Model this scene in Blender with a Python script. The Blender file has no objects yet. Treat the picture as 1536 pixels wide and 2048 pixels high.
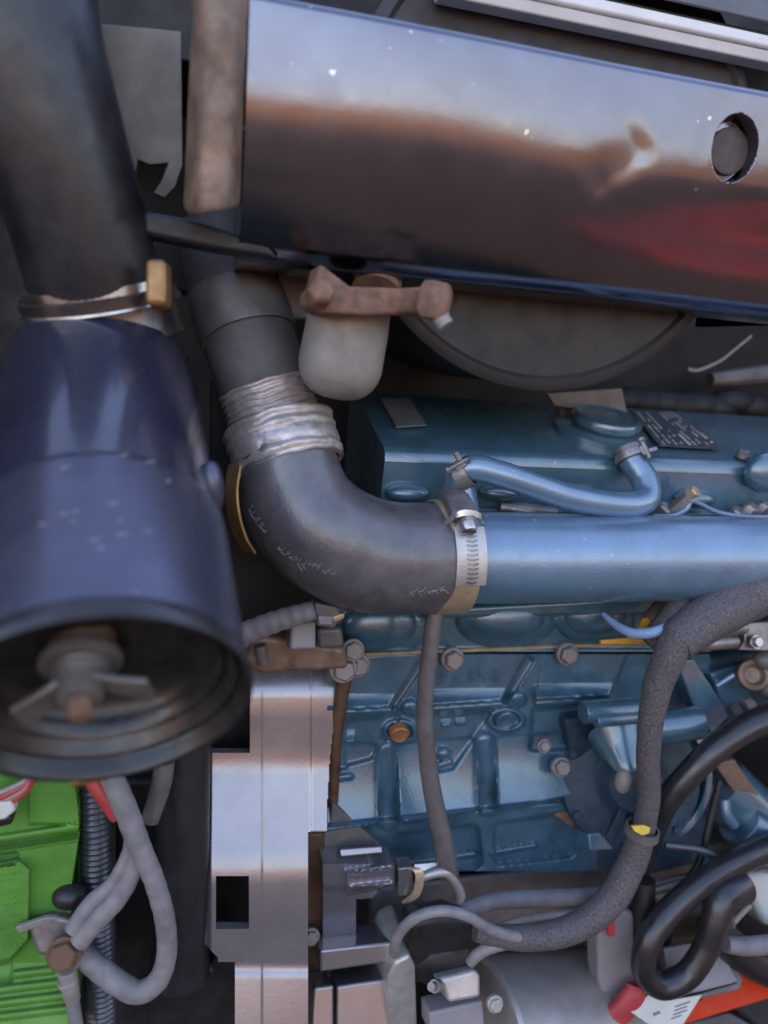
import bpy, bmesh, math, random
import numpy as np
from mathutils import Vector, Matrix, Quaternion

random.seed(7)
SC = bpy.context.scene
COL = SC.collection
V = Vector

# ------------------------------------------------------------------ camera
CAM = V((0.0, 0.0, 0.75))
YAW, PITCH, ROLL = math.radians(15), math.radians(12), math.radians(4.3)
F = V((math.sin(YAW) * math.cos(PITCH), math.cos(YAW) * math.cos(PITCH), -math.sin(PITCH)))
R0 = V((math.cos(YAW), -math.sin(YAW), 0))
U0 = R0.cross(F)
R = R0 * math.cos(ROLL) + U0 * math.sin(ROLL)
U = -R0 * math.sin(ROLL) + U0 * math.cos(ROLL)
LENS = 26.0
FPX = 1024 / 18.0 * LENS
cd = bpy.data.cameras.new('camera')
cam = bpy.data.objects.new('camera', cd)
COL.objects.link(cam)
cam.matrix_world = Matrix(((R.x, U.x, -F.x, CAM.x), (R.y, U.y, -F.y, CAM.y), (R.z, U.z, -F.z, CAM.z), (0, 0, 0, 1)))
cd.lens = LENS
cd.sensor_fit = 'VERTICAL'
cd.sensor_height = 36
cd.sensor_width = 36
cd.clip_start = 0.02
cd.clip_end = 3000
cd.dof.use_dof = True
cd.dof.focus_distance = 0.455
cd.dof.aperture_fstop = 4.0
SC.camera = cam

# ------------------------------------------------------------------ sky and sun
SUN_EL, SUN_AZ = math.radians(18), math.radians(35)     # azimuth clockwise from +Y
w = bpy.data.worlds.new('World')
SC.world = w
w.use_nodes = True
nt = w.node_tree
bg = nt.nodes['Background']
sk = nt.nodes.new('ShaderNodeTexSky')
sk.sky_type = 'NISHITA'
sk.sun_disc = False
sk.sun_elevation = SUN_EL
sk.sun_rotation = SUN_AZ
sk.air_density = 2.0
sk.dust_density = 0.0
sk.ozone_density = 9.0
nt.links.new(sk.outputs[0], bg.inputs[0])
bg.inputs[1].default_value = 0.15
sl = bpy.data.lights.new('sun', 'SUN')
sl.energy = 3.5
sl.angle = math.radians(0.5)
sl.color = (1.0, 0.82, 0.66)
so = bpy.data.objects.new('sun', sl)
COL.objects.link(so)
SD = V((math.sin(SUN_AZ) * math.cos(SUN_EL), math.cos(SUN_AZ) * math.cos(SUN_EL), math.sin(SUN_EL)))
so.rotation_euler = SD.to_track_quat('Z', 'Y').to_euler()
SC.view_settings.view_transform = 'Standard'
SC.view_settings.look = 'None'
SC.view_settings.gamma = 1
SC.view_settings.exposure = 2.6
SC.view_settings.use_white_balance = True
SC.view_settings.white_balance_temperature = 10900
SC.view_settings.white_balance_tint = 44
SC.cycles.max_bounces = 6
SC.cycles.use_denoising = True

# ------------------------------------------------------------------ pixel -> space
def ray(px, py):
    return F + R * ((px - 768) / FPX) - U * ((py - 1024) / FPX)

def E(px, py, Y):                    # the point seen at (px, py) on the upright plane y = Y
    d = ray(px, py)
    return CAM + d * (Y / d.y)

def D(px, py, d):                    # the point seen at (px, py) at depth d
    return CAM + ray(px, py) * d

def proj(p):
    q = p - CAM
    return 768 + FPX * q.dot(R) / q.dot(F), 1024 - FPX * q.dot(U) / q.dot(F)

def depth(p):
    return (p - CAM).dot(F)

def rad(px, p):                      # size of px pixels at point p
    return px * depth(p) / FPX

class Plane:
    def __init__(s, o, n):
        s.o, s.n = V(o), V(n).normalized()
    def hit(s, px, py):
        d = ray(px, py)
        return CAM + d * ((s.o - CAM).dot(s.n) / d.dot(s.n))

def PY(Y):
    return Plane((0, Y, 0), (0, -1, 0))

def tilt(px, py, Y, up=0, side=0):   # plane through E(px,py,Y), facing the viewer, tilted up / to the right
    u, s = math.radians(up), math.radians(side)
    return Plane(E(px, py, Y), (math.sin(s) * math.cos(u), -math.cos(s) * math.cos(u), math.sin(u)))

# ------------------------------------------------------------------ materials
def lin(c):
    return tuple(((x / 255) / 12.92 if x / 255 <= .04045 else ((x / 255 + .055) / 1.055) ** 2.4) for x in c)

MATS = {}
def mat(name, base, rough=.5, metal=0.0, var=.3, scale=60, bump=.15, bscale=900, dust=0.0, dustcol=(.2, .16, .13),
        spec=.5, chips=0.0, chipcol=(.6, .58, .55), stretch=(1, 1, 1), coat=0.0, rvar=.12, coatior=1.5, coatr=.15):
    m = bpy.data.materials.new(name)
    m.use_nodes = True
    t = m.node_tree
    N, L = t.nodes, t.links
    b = N['Principled BSDF']
    tc = N.new('ShaderNodeTexCoord')
    mp = N.new('ShaderNodeMapping')
    mp.inputs['Scale'].default_value = stretch
    L.new(tc.outputs['Object'], mp.inputs[0])
    def noise(s, detail=4, rough_=.6):
        n = N.new('ShaderNodeTexNoise')
        n.inputs['Scale'].default_value = s
        n.inputs['Detail'].default_value = detail
        n.inputs['Roughness'].default_value = rough_
        L.new(mp.outputs[0], n.inputs[0])
        return n.outputs[0]
    def ramp(src, a, c):
        r = N.new('ShaderNodeMapRange')
        r.inputs[1].default_value, r.inputs[2].default_value = a, c
        L.new(src, r.inputs[0])
        return r.outputs[0]
    def mix(fac, c1, c2):
        x = N.new('ShaderNodeMix')
        x.data_type = 'RGBA'
        if isinstance(fac, float): x.inputs[0].default_value = fac
        else: L.new(fac, x.inputs[0])
        for i, c in ((6, c1), (7, c2)):
            if isinstance(c, tuple): x.inputs[i].default_value = (*c[:3], 1)
            else: L.new(c, x.inputs[i])
        return x.outputs[2]
    n1 = noise(scale)
    col = mix(ramp(n1, .3, .7), tuple(x * (1 - var) for x in base), tuple(min(1, x * (1 + var)) for x in base))
    if dust:
        n2 = noise(scale * .55, 6, .7)
        f = ramp(n2, .62 - dust * .3, .95 - dust * .3)
        col = mix(f, col, dustcol)
    if chips:
        n3 = noise(scale * 5, 3, .5)
        col = mix(ramp(n3, .80 - chips, .82 - chips), col, chipcol)
    L.new(col, b.inputs['Base Color'])
    b.inputs['Metallic'].default_value = metal
    b.inputs['Specular IOR Level'].default_value = spec
    b.inputs['Coat Weight'].default_value = coat
    b.inputs['Coat Roughness'].default_value = coatr
    b.inputs['Coat IOR'].default_value = coatior
    rr = N.new('ShaderNodeMapRange')
    L.new(noise(scale * 1.7), rr.inputs[0])
    rr.inputs[1].default_value, rr.inputs[2].default_value = .3, .7
    rr.inputs[3].default_value, rr.inputs[4].default_value = max(.03, rough - rvar), min(1, rough + rvar)
    L.new(rr.outputs[0], b.inputs['Roughness'])
    if bump:
        bp = N.new('ShaderNodeBump')
        bp.inputs['Strength'].default_value = bump
        bp.inputs['Distance'].default_value = .0006
        L.new(noise(bscale, 3), bp.inputs['Height'])
        L.new(bp.outputs[0], b.inputs['Normal'])
    MATS[name] = m
    return m

M = {}
M['muffler'] = mat('black_gloss_paint', (.20, .192, .228), .19, 1.0, .08, 30, .04, 300, chips=.075, chipcol=(.5, .48, .47), rvar=.05)
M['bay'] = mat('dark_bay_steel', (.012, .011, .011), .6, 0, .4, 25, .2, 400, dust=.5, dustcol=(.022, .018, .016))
M['bracket'] = mat('dusty_bracket_steel', (.25, .145, .105), .5, .3, .5, 70, .3, 500, dust=.4, dustcol=(.25, .19, .16))
M['rust'] = mat('rusty_iron', (.26, .115, .075), .75, .15, .45, 120, .7, 700, dust=.5, dustcol=(.36, .22, .17))
M['castgrey'] = mat('dusty_cast_pipe', (.30, .265, .24), .6, .2, .2, 60, .4, 700, dust=.3, dustcol=(.4, .36, .33))
M['rubber'] = mat('black_rubber', (.018, .017, .021), .40, 0, .25, 40, .15, 700, spec=.7, dust=.15, dustcol=(.05, .045, .045))
M['rubberdust'] = mat('dusty_rubber', (.105, .092, .10), .34, 0, .3, 55, .3, 600, spec=1.0, coat=.2, dust=.35, dustcol=(.19, .165, .16))
M['pipegrey'] = mat('dull_grey_rubber', (.11, .095, .095), .6, 0, .25, 45, .3, 600, dust=.3, dustcol=(.15, .13, .12))
M['drum'] = mat('sooty_drum_steel', (.03, .026, .026), .5, 0, .3, 40, .2, 500)
M['gloss_rubber'] = mat('shiny_hose_rubber', (.02, .018, .02), .34, 0, .3, 60, .1, 700, spec=.8)
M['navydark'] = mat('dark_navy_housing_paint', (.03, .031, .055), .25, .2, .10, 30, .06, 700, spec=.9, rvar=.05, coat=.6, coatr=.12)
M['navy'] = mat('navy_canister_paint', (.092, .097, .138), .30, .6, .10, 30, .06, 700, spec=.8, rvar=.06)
M['dish'] = mat('black_cover_enamel', (.03, .026, .026), .3, .2, .4, 50, .1, 500, dust=.35, dustcol=(.075, .06, .055), spec=.7)
M['blue'] = mat('blue_engine_paint', (.028, .14, .19), .36, .15, .18, 45, .35, 650, spec=.8, coat=1.0, coatior=1.75, coatr=.2, chips=.10, chipcol=(.2, .24, .27))
M['bluecast'] = mat('blue_cast_paint', (.015, .125, .185), .34, .15, .30, 45, .45, 520, spec=.7, coat=1.0, coatior=1.65, coatr=.20, dust=.10, dustcol=(.08, .085, .095))
M['bluepipe'] = mat('blue_pipe_paint', (.08, .24, .36), .34, .3, .12, 40, .4, 700, spec=.9, coat=1.0, coatior=1.8, coatr=.25, chips=.10, chipcol=(.35, .38, .42))
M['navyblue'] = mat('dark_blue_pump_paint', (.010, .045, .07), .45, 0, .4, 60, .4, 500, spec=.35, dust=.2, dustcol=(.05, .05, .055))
M['steel'] = mat('brushed_steel', (.52, .49, .48), .32, 1.0, .2, 80, .15, 900)
M['dullsteel'] = mat('dull_steel', (.30, .27, .265), .45, .7, .3, 90, .3, 800, dust=.3)
M['silver'] = mat('ribbed_foil', (.56, .47, .44), .42, .6, .25, 120, .4, 900)
M['brass'] = mat('amber_band', (.66, .44, .29), .42, .5, .25, 80, .2, 900)
M['housing'] = mat('grey_housing_paint', (.31, .29, .31), .26, .72, .05, 25, .10, 420, rvar=.05)
M['housingdark'] = mat('dusty_grey_iron', (.17, .15, .145), .5, .3, .25, 60, .35, 600, dust=.3, dustcol=(.24, .19, .16))
M['rustedge'] = mat('rusty_edge_steel', (.14, .06, .035), .6, .3, .4, 60, .4, 600)
M['starter'] = mat('grey_starter_paint', (.42, .37, .34), .4, .4, .15, 40, .2, 700)
M['aluminium'] = mat('pale_aluminium', (.55, .50, .47), .45, .6, .15, 90, .3, 800)
M['loom'] = mat('braided_sleeve', (.11, .092, .095), .62, 0, .55, 700, 1.0, 1100, dust=.3, dustcol=(.2, .17, .17))
M['cable'] = mat('grey_cable_jacket', (.23, .21, .215), .5, 0, .25, 80, .2, 800, dust=.3, dustcol=(.25, .22, .21))
M['conduit'] = mat('black_conduit_plastic', (.045, .05, .06), .35, 0, .2, 50, .1, 800, spec=.9)
M['green'] = mat('green_battery_plastic', (.04, .29, .05), .4, 0, .25, 30, .2, 700, dust=.35, dustcol=(.16, .3, .16))
M['red'] = mat('red_rubber', (.62, .05, .055), .5, 0, .2, 60, .2, 700)
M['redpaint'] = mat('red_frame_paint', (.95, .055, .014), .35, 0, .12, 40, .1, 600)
M['redreflector'] = mat('dull_red_reflector_paint', (.26, .022, .018), .5, 0, .12, 12, .1, 600)  # for the unseen panel that reddens the muffler's reflection
M['collar'] = mat('dark_polished_collar', (.16, .12, .11), .25, .8, .2, 40, .1, 600)
M['plugdark'] = mat('dull_rusty_plug', (.10, .07, .065), .6, .1, .3, 90, .3, 700)
M['amber'] = mat('amber_steel_and_glow', (.42, .19, .075), .4, .5, .3, 80, .2, 900)  # also colours the block that stands in for orange glow
M['beige'] = mat('dusty_beige_sheet', (.21, .175, .15), .55, .2, .2, 30, .2, 500)
M['orange'] = mat('orange_tag_plastic', (.85, .33, .035), .5, 0, .15, 60, .1, 700)
M['yellow'] = mat('yellow_tie_plastic', (.8, .5, .05), .5, 0, .2, 90, .1, 700)
M['wireblue'] = mat('pale_blue_wire', (.18, .36, .55), .35, 0, .1, 60, .05, 700)
M['paper'] = mat('white_paper_tag', (.62, .62, .56), .7, 0, .08, 60, .1, 700)
M['label'] = mat('grey_label_film', (.20, .20, .22), .4, .2, .15, 60, .1, 700)
M['plate'] = mat('dark_data_plate', (.075, .085, .10), .45, .2, .3, 90, .1, 900)
M['print'] = mat('pale_print_ink', (.55, .52, .46), .5, 0, .2, 90, 0, 700)
M['greyplastic'] = mat('grey_box_plastic', (.28, .25, .26), .5, 0, .12, 50, .15, 700)
M['white'] = mat('white_hood_paint', (.82, .80, .80), .4, 0, .06, 40, .1, 500)
M['whitegrey'] = mat('greyish_trim', (.62, .55, .52), .5, 0, .1, 40, .1, 500)
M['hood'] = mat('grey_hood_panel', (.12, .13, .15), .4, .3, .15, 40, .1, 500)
M['gasket'] = mat('tan_gasket', (.36, .24, .13), .7, 0, .4, 90, .3, 700)
M['plug'] = mat('orange_core_plug', (.45, .16, .07), .5, .2, .3, 90, .3, 700)
M['black'] = mat('black_plastic', (.018, .017, .018), .45, 0, .3, 60, .2, 700)
M['soil'] = mat('dry_field_soil', (.15, .095, .055), .9, 0, .25, 3, .5, 40)
M['pad'] = mat('dark_reflected_ground', (.026, .027, .021), .9, 0, .3, 6, .5, 60)  # kept dark to darken the muffler's lower reflection

# ------------------------------------------------------------------ builders
def catmull(pts, n):
    if len(pts) < 3: n = max(n, 2)
    P = [np.array(p, float) for p in pts]
    P = [2 * P[0] - P[1]] + P + [2 * P[-1] - P[-2]]
    out = []
    for i in range(1, len(P) - 2):
        for k in range(n):
            t = k / n
            a, b, c, d = P[i - 1], P[i], P[i + 1], P[i + 2]
            out.append(.5 * ((2 * b) + (-a + c) * t + (2 * a - 5 * b + 4 * c - d) * t * t + (-a + 3 * b - 3 * c + d) * t ** 3))
    out.append(P[-2])
    return out

class B:
    def __init__(s):
        s.bm = bmesh.new()
    def ring_bridge(s, rings, closed=False, caps=True):
        bm = s.bm
        n = len(rings[0])
        for a, b in zip(rings, rings[1:] + ([rings[0]] if closed else [])):
            for i in range(n):
                j = (i + 1) % n
                try: bm.faces.new((a[i], a[j], b[j], b[i]))
                except ValueError: pass
        if caps and not closed:
            bm.faces.new(list(reversed(rings[0])))
            bm.faces.new(rings[-1])
    def tube(s, pts, sub=8, seg=18, rmod=None, caps=True, flat=1.0):
        """pts: (Vector, radius) list; rmod(arc, angle) multiplies the radius"""
        arr = [tuple(p) + (r,) for p, r in pts]
        c = catmull(arr, sub)
        P = [V(x[:3]) for x in c]
        rr = [x[3] for x in c]
        T = []
        for i in range(len(P)):
            a, b = P[max(0, i - 1)], P[min(len(P) - 1, i + 1)]
            T.append((b - a).normalized())
        ref = V((0, 0, 1)) if abs(T[0].z) < .9 else V((0, 1, 0))
        nrm = (ref - T[0] * ref.dot(T[0])).normalized()
        rings, arc = [], 0
        for i in range(len(P)):
            if i:
                arc += (P[i] - P[i - 1]).length
                nrm = (nrm - T[i] * nrm.dot(T[i])).normalized()
            bn = T[i].cross(nrm)
            ring = []
            for k in range(seg):
                a = 2 * math.pi * k / seg
                q = rr[i] * (rmod(arc, a) if rmod else 1)
                ring.append(s.bm.verts.new(P[i] + nrm * (math.cos(a) * q) + bn * (math.sin(a) * q * flat)))
            rings.append(ring)
        s.ring_bridge(rings, caps=caps)
        return s
    def lathe(s, o, ax, prof, seg=56, caps=True):
        o, ax = V(o), V(ax).normalized()
        ref = V((1, 0, 0)) if abs(ax.x) < .8 else V((0, 0, 1))
        u = (ref - ax * ref.dot(ax)).normalized()
        v = ax.cross(u)
        rings = []
        for t, r in prof:
            r = max(r, 1e-5)
            rings.append([s.bm.verts.new(o + ax * t + (u * math.cos(2 * math.pi * k / seg) + v * math.sin(2 * math.pi * k / seg)) * r) for k in range(seg)])
        s.ring_bridge(rings, caps=caps)
        return s
    def poly(s, pts, n, dep):
        """prism: polygon points in space, extruded by dep along -n"""
        pts = [V(p) for p in pts]
        n = V(n).normalized()
        nn = V((0, 0, 0))
        for i in range(len(pts)): nn += pts[i].cross(pts[(i + 1) % len(pts)])
        if nn.dot(n) < 0: pts.reverse()
        f = [s.bm.verts.new(p) for p in pts]
        bk = [s.bm.verts.new(p - n * dep) for p in pts]
        s.bm.faces.new(f)
        s.bm.faces.new(list(reversed(bk)))
        for i in range(len(pts)):
            j = (i + 1) % len(pts)
            s.bm.faces.new((f[j], f[i], bk[i], bk[j]))
        return s
    def prism(s, pix, pl, dep, lift=0.0):
        return s.poly([pl.hit(*p) + pl.n * lift for p in pix], pl.n, dep)
    def box(s, c, ax, size):
        c = V(c)
        x, y, z = [V(a).normalized() for a in ax]
        x, y, z = x * size[0] / 2, y * size[1] / 2, z * size[2] / 2
        return s.poly([c - x - z - y, c + x - z - y, c + x + z - y, c - x + z - y], -y.normalized(), size[1])
    def ball(s, c, r, sc=(1, 1, 1), seg=20):
        m = Matrix.Translation(V(c)) @ Matrix.Diagonal((sc[0] * r, sc[1] * r, sc[2] * r, 1))
        bmesh.ops.create_uvsphere(s.bm, u_segments=seg, v_segments=max(8, seg // 2), radius=1, matrix=m)
        return s
    def strip(s, pts, wdir, width, thick):
        """bent flat strip along the points, wdir across it"""
        P = [V(p) for p in catmull([tuple(p) for p in pts], 8)]
        wd = V(wdir).normalized()
        rings = []
        for i, p in enumerate(P):
            t = (P[min(i + 1, len(P) - 1)] - P[max(0, i - 1)]).normalized()
            n = t.cross(wd).normalized()
            a, c = wd * width / 2, n * thick / 2
            rings.append([s.bm.verts.new(p + a + c), s.bm.verts.new(p - a + c), s.bm.verts.new(p - a - c), s.bm.verts.new(p + a - c)])
        s.ring_bridge(rings)
        return s
    def sweepx(s, prof, x0, x1):
        """closed profile of (y, z) points swept along X"""
        r0 = [s.bm.verts.new((x0, y, z)) for y, z in prof]
        r1 = [s.bm.verts.new((x1, y, z)) for y, z in prof]
        s.ring_bridge([r0, r1])
        return s

def build(name, b, m, parent=None, bevel=0.0, angle=35, seg=3, sub=0):
    bm = b.bm if isinstance(b, B) else b
    bmesh.ops.recalc_face_normals(bm, faces=bm.faces)
    me = bpy.data.meshes.new(name)
    bm.to_mesh(me)
    bm.free()
    me.materials.append(M[m] if isinstance(m, str) else m)
    me.polygons.foreach_set('use_smooth', [True] * len(me.polygons))
    me.set_sharp_from_angle(angle=math.radians(angle))
    o = bpy.data.objects.new(name, me)
    COL.objects.link(o)
    if parent is not None:
        o.parent = parent
        if parent.get('_base') is not None:
            o.location = -V(parent['_base'])
    if bevel:
        mo = o.modifiers.new('bevel', 'BEVEL')
        mo.width = bevel
        mo.segments = seg
        mo.limit_method = 'ANGLE'
        mo.angle_limit = math.radians(35)
        mo.harden_normals = True
    return o

def tag(o, label, cat, group=None, kind=None):
    o['label'] = label
    o['category'] = cat
    if group: o['group'] = group
    if kind: o['kind'] = kind
    return o

def thing(name, label, cat, loc, group=None):
    o = bpy.data.objects.new(name, None)
    COL.objects.link(o)
    o.empty_display_size = .01
    o.location = V(loc)
    o['_base'] = tuple(V(loc))
    return tag(o, label, cat, group)

def tpts(lst, Y=None):
    """(px, py, Y, radius px) -> (point, radius)"""
    out = []
    for q in lst:
        p = E(q[0], q[1], q[2])
        out.append((p, rad(q[3], p)))
    return out

# shared bolt mesh: hexagon head on a washer, axis +Z, unit radius
def bolt_mesh():
    b = B()
    b.lathe((0, 0, 0), (0, 0, 1), [(-.5, 1.25), (.12, 1.25), (.18, 1.18)], 20)
    b.lathe((0, 0, 0), (0, 0, 1), [(.1, 1.0), (.72, 1.0), (.85, .84)], 6)
    bm = b.bm
    bmesh.ops.recalc_face_normals(bm, faces=bm.faces)
    me = bpy.data.meshes.new('bolt')
    bm.to_mesh(me)
    bm.free()
    return me
BOLT = {}
def bolt(parent, p, d, r, m='dullsteel', name='bolt'):
    if m not in BOLT:
        BOLT[m] = bolt_mesh()
        BOLT[m].materials.append(M[m])
    o = bpy.data.objects.new(name, BOLT[m])
    COL.objects.link(o)
    q = V(d).normalized().to_track_quat('Z', 'Y')
    q = q @ Quaternion((0, 0, 1), random.uniform(0, 1))
    base = V((0, 0, 0))
    if parent is not None:
        o.parent = parent
        if parent.get('_base') is not None: base = V(parent['_base'])
        elif parent.parent is not None: base = V((0, 0, 0))
    o.matrix_basis = Matrix.Translation(V(p) - base) @ q.to_matrix().to_4x4() @ Matrix.Scale(r, 4)
    return o

# ------------------------------------------------------------------ relief surfaces
def sd_poly(X, Yv, poly):
    P = np.array(poly, float)
    d = np.full(X.shape, 1e18)
    sgn = np.ones(X.shape)
    n = len(P)
    for i in range(n):
        a, b = P[i], P[i - 1]
        ex, ey = b - a
        wx, wy = X - a[0], Yv - a[1]
        t = np.clip((wx * ex + wy * ey) / (ex * ex + ey * ey + 1e-9), 0, 1)
        dx, dy = wx - ex * t, wy - ey * t
        d = np.minimum(d, dx * dx + dy * dy)
        c1, c2, c3 = Yv >= a[1], Yv < b[1], ex * wy > ey * wx
        flip = (c1 & c2 & c3) | (~c1 & ~c2 & ~c3)
        sgn = np.where(flip, -sgn, sgn)
    return sgn * np.sqrt(d)

def inset(poly, r):
    P = np.array(poly, float)
    c = P.mean(0)
    out = []
    for p in P:
        v = p - c
        l = np.hypot(*v)
        out.append(tuple(c + v * max(.05, 1 - 1.3 * r / max(l, 1))))
    return out

def sst(t):
    t = np.clip(t, 0, 1)
    return t * t * (3 - 2 * t)

def sd_line(X, Yv, a, b):
    ex, ey = b[0] - a[0], b[1] - a[1]
    wx, wy = X - a[0], Yv - a[1]
    t = np.clip((wx * ex + wy * ey) / (ex * ex + ey * ey + 1e-9), 0, 1)
    return np.hypot(wx - ex * t, wy - ey * t)

def f_pad(X, Yv, poly, h, w, r=8, slope=0.0):
    d = sd_poly(X, Yv, inset(poly, r)) - r
    k = sst(.5 - d / w)
    ys = [p[1] for p in poly]
    t = (Yv - min(ys)) / (max(ys) - min(ys))
    return k * (h + slope * np.clip(t, 0, 1.2) ** 1.5)

def f_rib(X, Yv, pts, wpx, h):
    d = np.full(X.shape, 1e9)
    for a, b in zip(pts, pts[1:]): d = np.minimum(d, sd_line(X, Yv, a, b))
    return h * np.sqrt(np.clip(1 - (d / wpx) ** 2, 0, 1))

def f_boss(X, Yv, c, rx, ry, h, w):
    d = (np.hypot((X - c[0]) / rx, (Yv - c[1]) / ry) - 1) * min(rx, ry)
    return h * sst(.5 - d / w)

def f_dome(X, Yv, c, rx, ry, h):
    q = 1 - ((X - c[0]) / rx) ** 2 - ((Yv - c[1]) / ry) ** 2
    return h * np.sqrt(np.clip(q, 0, 1))

def relief(px0, px1, py0, py1, step, Y, hfun, mask=None, skirt=.05):
    """cast face on the plane y = Y: hfun gives the height towards the viewer in mm; mask True keeps the cell"""
    nx, ny = int((px1 - px0) / step) + 1, int((py1 - py0) / step) + 1
    X, Yv = np.meshgrid(np.linspace(px0, px1, nx), np.linspace(py0, py1, ny))
    H = hfun(X, Yv) / 1000.0
    dx = np.zeros((ny, nx, 3))
    for k in range(3):
        dx[..., k] = F[k] + R[k] * (X - 768) / FPX - U[k] * (Yv - 1024) / FPX
    t = Y / dx[..., 1]
    t = (Y - H) / dx[..., 1]
    P = np.array(CAM)[None, None, :] + dx * t[..., None]
    keep = np.ones((ny, nx), bool) if mask is None else mask(X, Yv)
    bm = bmesh.new()
    vs = [[None] * nx for _ in range(ny)]
    for j in range(ny - 1):
        for i in range(nx - 1):
            if keep[j, i] and keep[j, i + 1] and keep[j + 1, i] and keep[j + 1, i + 1]:
                q = []
                for jj, ii in ((j, i), (j + 1, i), (j + 1, i + 1), (j, i + 1)):
                    if vs[jj][ii] is None: vs[jj][ii] = bm.verts.new(P[jj, ii])
                    q.append(vs[jj][ii])
                bm.faces.new(q)
    if skirt:
        be = [e for e in bm.edges if len(e.link_faces) == 1]
        g = bmesh.ops.extrude_edge_only(bm, edges=be)
        bmesh.ops.translate(bm, verts=[v for v in g['geom'] if isinstance(v, bmesh.types.BMVert)], vec=(0, skirt, 0))
    return bm
# ================================================================== setting
b = B()
b.poly([(-400, -400, 0), (400, -400, 0), (400, 400, 0), (-400, 400, 0)], (0, 0, 1), .2)
g = build('ground', b, 'soil')
g['kind'] = 'structure'
b = B()
b.poly([(-9, -7.0, .004), (9, -7.0, .004), (9, 9, .004), (-9, 9, .004)], (0, 0, 1), .003)  # unseen dark sheet, added so the muffler's lower half reflects dark
g = build('added_dark_pad', b, 'pad')
g['kind'] = 'structure'
bmk = bmesh.new()  # unseen bank, added to replace the white horizon with a tan reflection
rows = []
for i in range(91):
    a = math.radians(-180 + i * 2 - 0)                   # half ring behind the photographer
    hh = 4.3 + .5 * math.sin(i * .31) + .35 * math.sin(i * .83 + 1)
    dx_, dy_ = math.cos(a), math.sin(a)
    rows.append([bmk.verts.new((dx_ * rr, dy_ * rr, zz)) for rr, zz in ((24, -.3), (25.5, hh * .55), (27.5, hh), (31, hh * .9), (36, -.3))])
for r0, r1 in zip(rows, rows[1:]):
    for i in range(4): bmk.faces.new((r0[i], r0[i + 1], r1[i + 1], r1[i]))
    
g = build('unseen_bank', bmk, 'soil')
g['kind'] = 'structure'

# dark sheet metal behind, above and below the engine
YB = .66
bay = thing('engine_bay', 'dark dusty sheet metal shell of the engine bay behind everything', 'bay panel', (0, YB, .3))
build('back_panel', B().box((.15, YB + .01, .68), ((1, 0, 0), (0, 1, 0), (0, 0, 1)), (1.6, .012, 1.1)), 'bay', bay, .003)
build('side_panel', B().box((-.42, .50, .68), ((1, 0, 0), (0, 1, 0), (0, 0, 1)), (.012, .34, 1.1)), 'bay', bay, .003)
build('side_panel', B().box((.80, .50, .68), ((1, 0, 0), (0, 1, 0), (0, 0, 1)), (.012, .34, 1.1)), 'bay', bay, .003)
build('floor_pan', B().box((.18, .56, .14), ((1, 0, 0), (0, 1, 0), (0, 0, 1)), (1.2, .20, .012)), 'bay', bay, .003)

# ------------------------------------------------------------------ hood edge (top right)
hood = thing('hood', 'grey hood panel with pale two-tone edge strip at the upper right corner', 'hood', E(1300, 40, .43))
YH = .43
def xseg(pa, Y):                     # z of the X-line through a pixel
    return E(pa[0], pa[1], Y)
za = E(1260, 68, YH); zb = E(1260, 41, YH); zc = E(1260, 12, YH)
x0, x1 = E(880, 0, YH).x, E(1760, 200, YH).x
def hbox(z0, z1, y0, dep):
    return B().sweepx([(y0, z0), (y0, z1), (y0 + dep, z1), (y0 + dep, z0)], x0, x1)
build('edge_lip', hbox(za.z, zb.z, YH, .012), 'whitegrey', hood, .0012)
build('edge_strip', hbox(zb.z + .0003, zc.z, YH - .002, .016), 'white', hood, .002)
build('seal', hbox(zc.z + .0005, zc.z + .0035, YH + .003, .012), 'black', hood, .001)
build('hood_panel', B().sweepx([(YH - .004, zc.z + .0045), (YH - .004, zc.z + .03), (YH + .06, zc.z + .055), (YH + .06, zc.z + .045)], x0, x1), 'hood', hood, .002)
zt_ = E(495, -6, .375).z
# dark channel between hood and muffler
build('inner_channel', B().sweepx([(.50, zt_ + .010), (.50, zt_ + .07), (.62, zt_ + .07), (.62, zt_ + .010)], x0 - .3, x1), 'bay', hood, .002)

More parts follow.
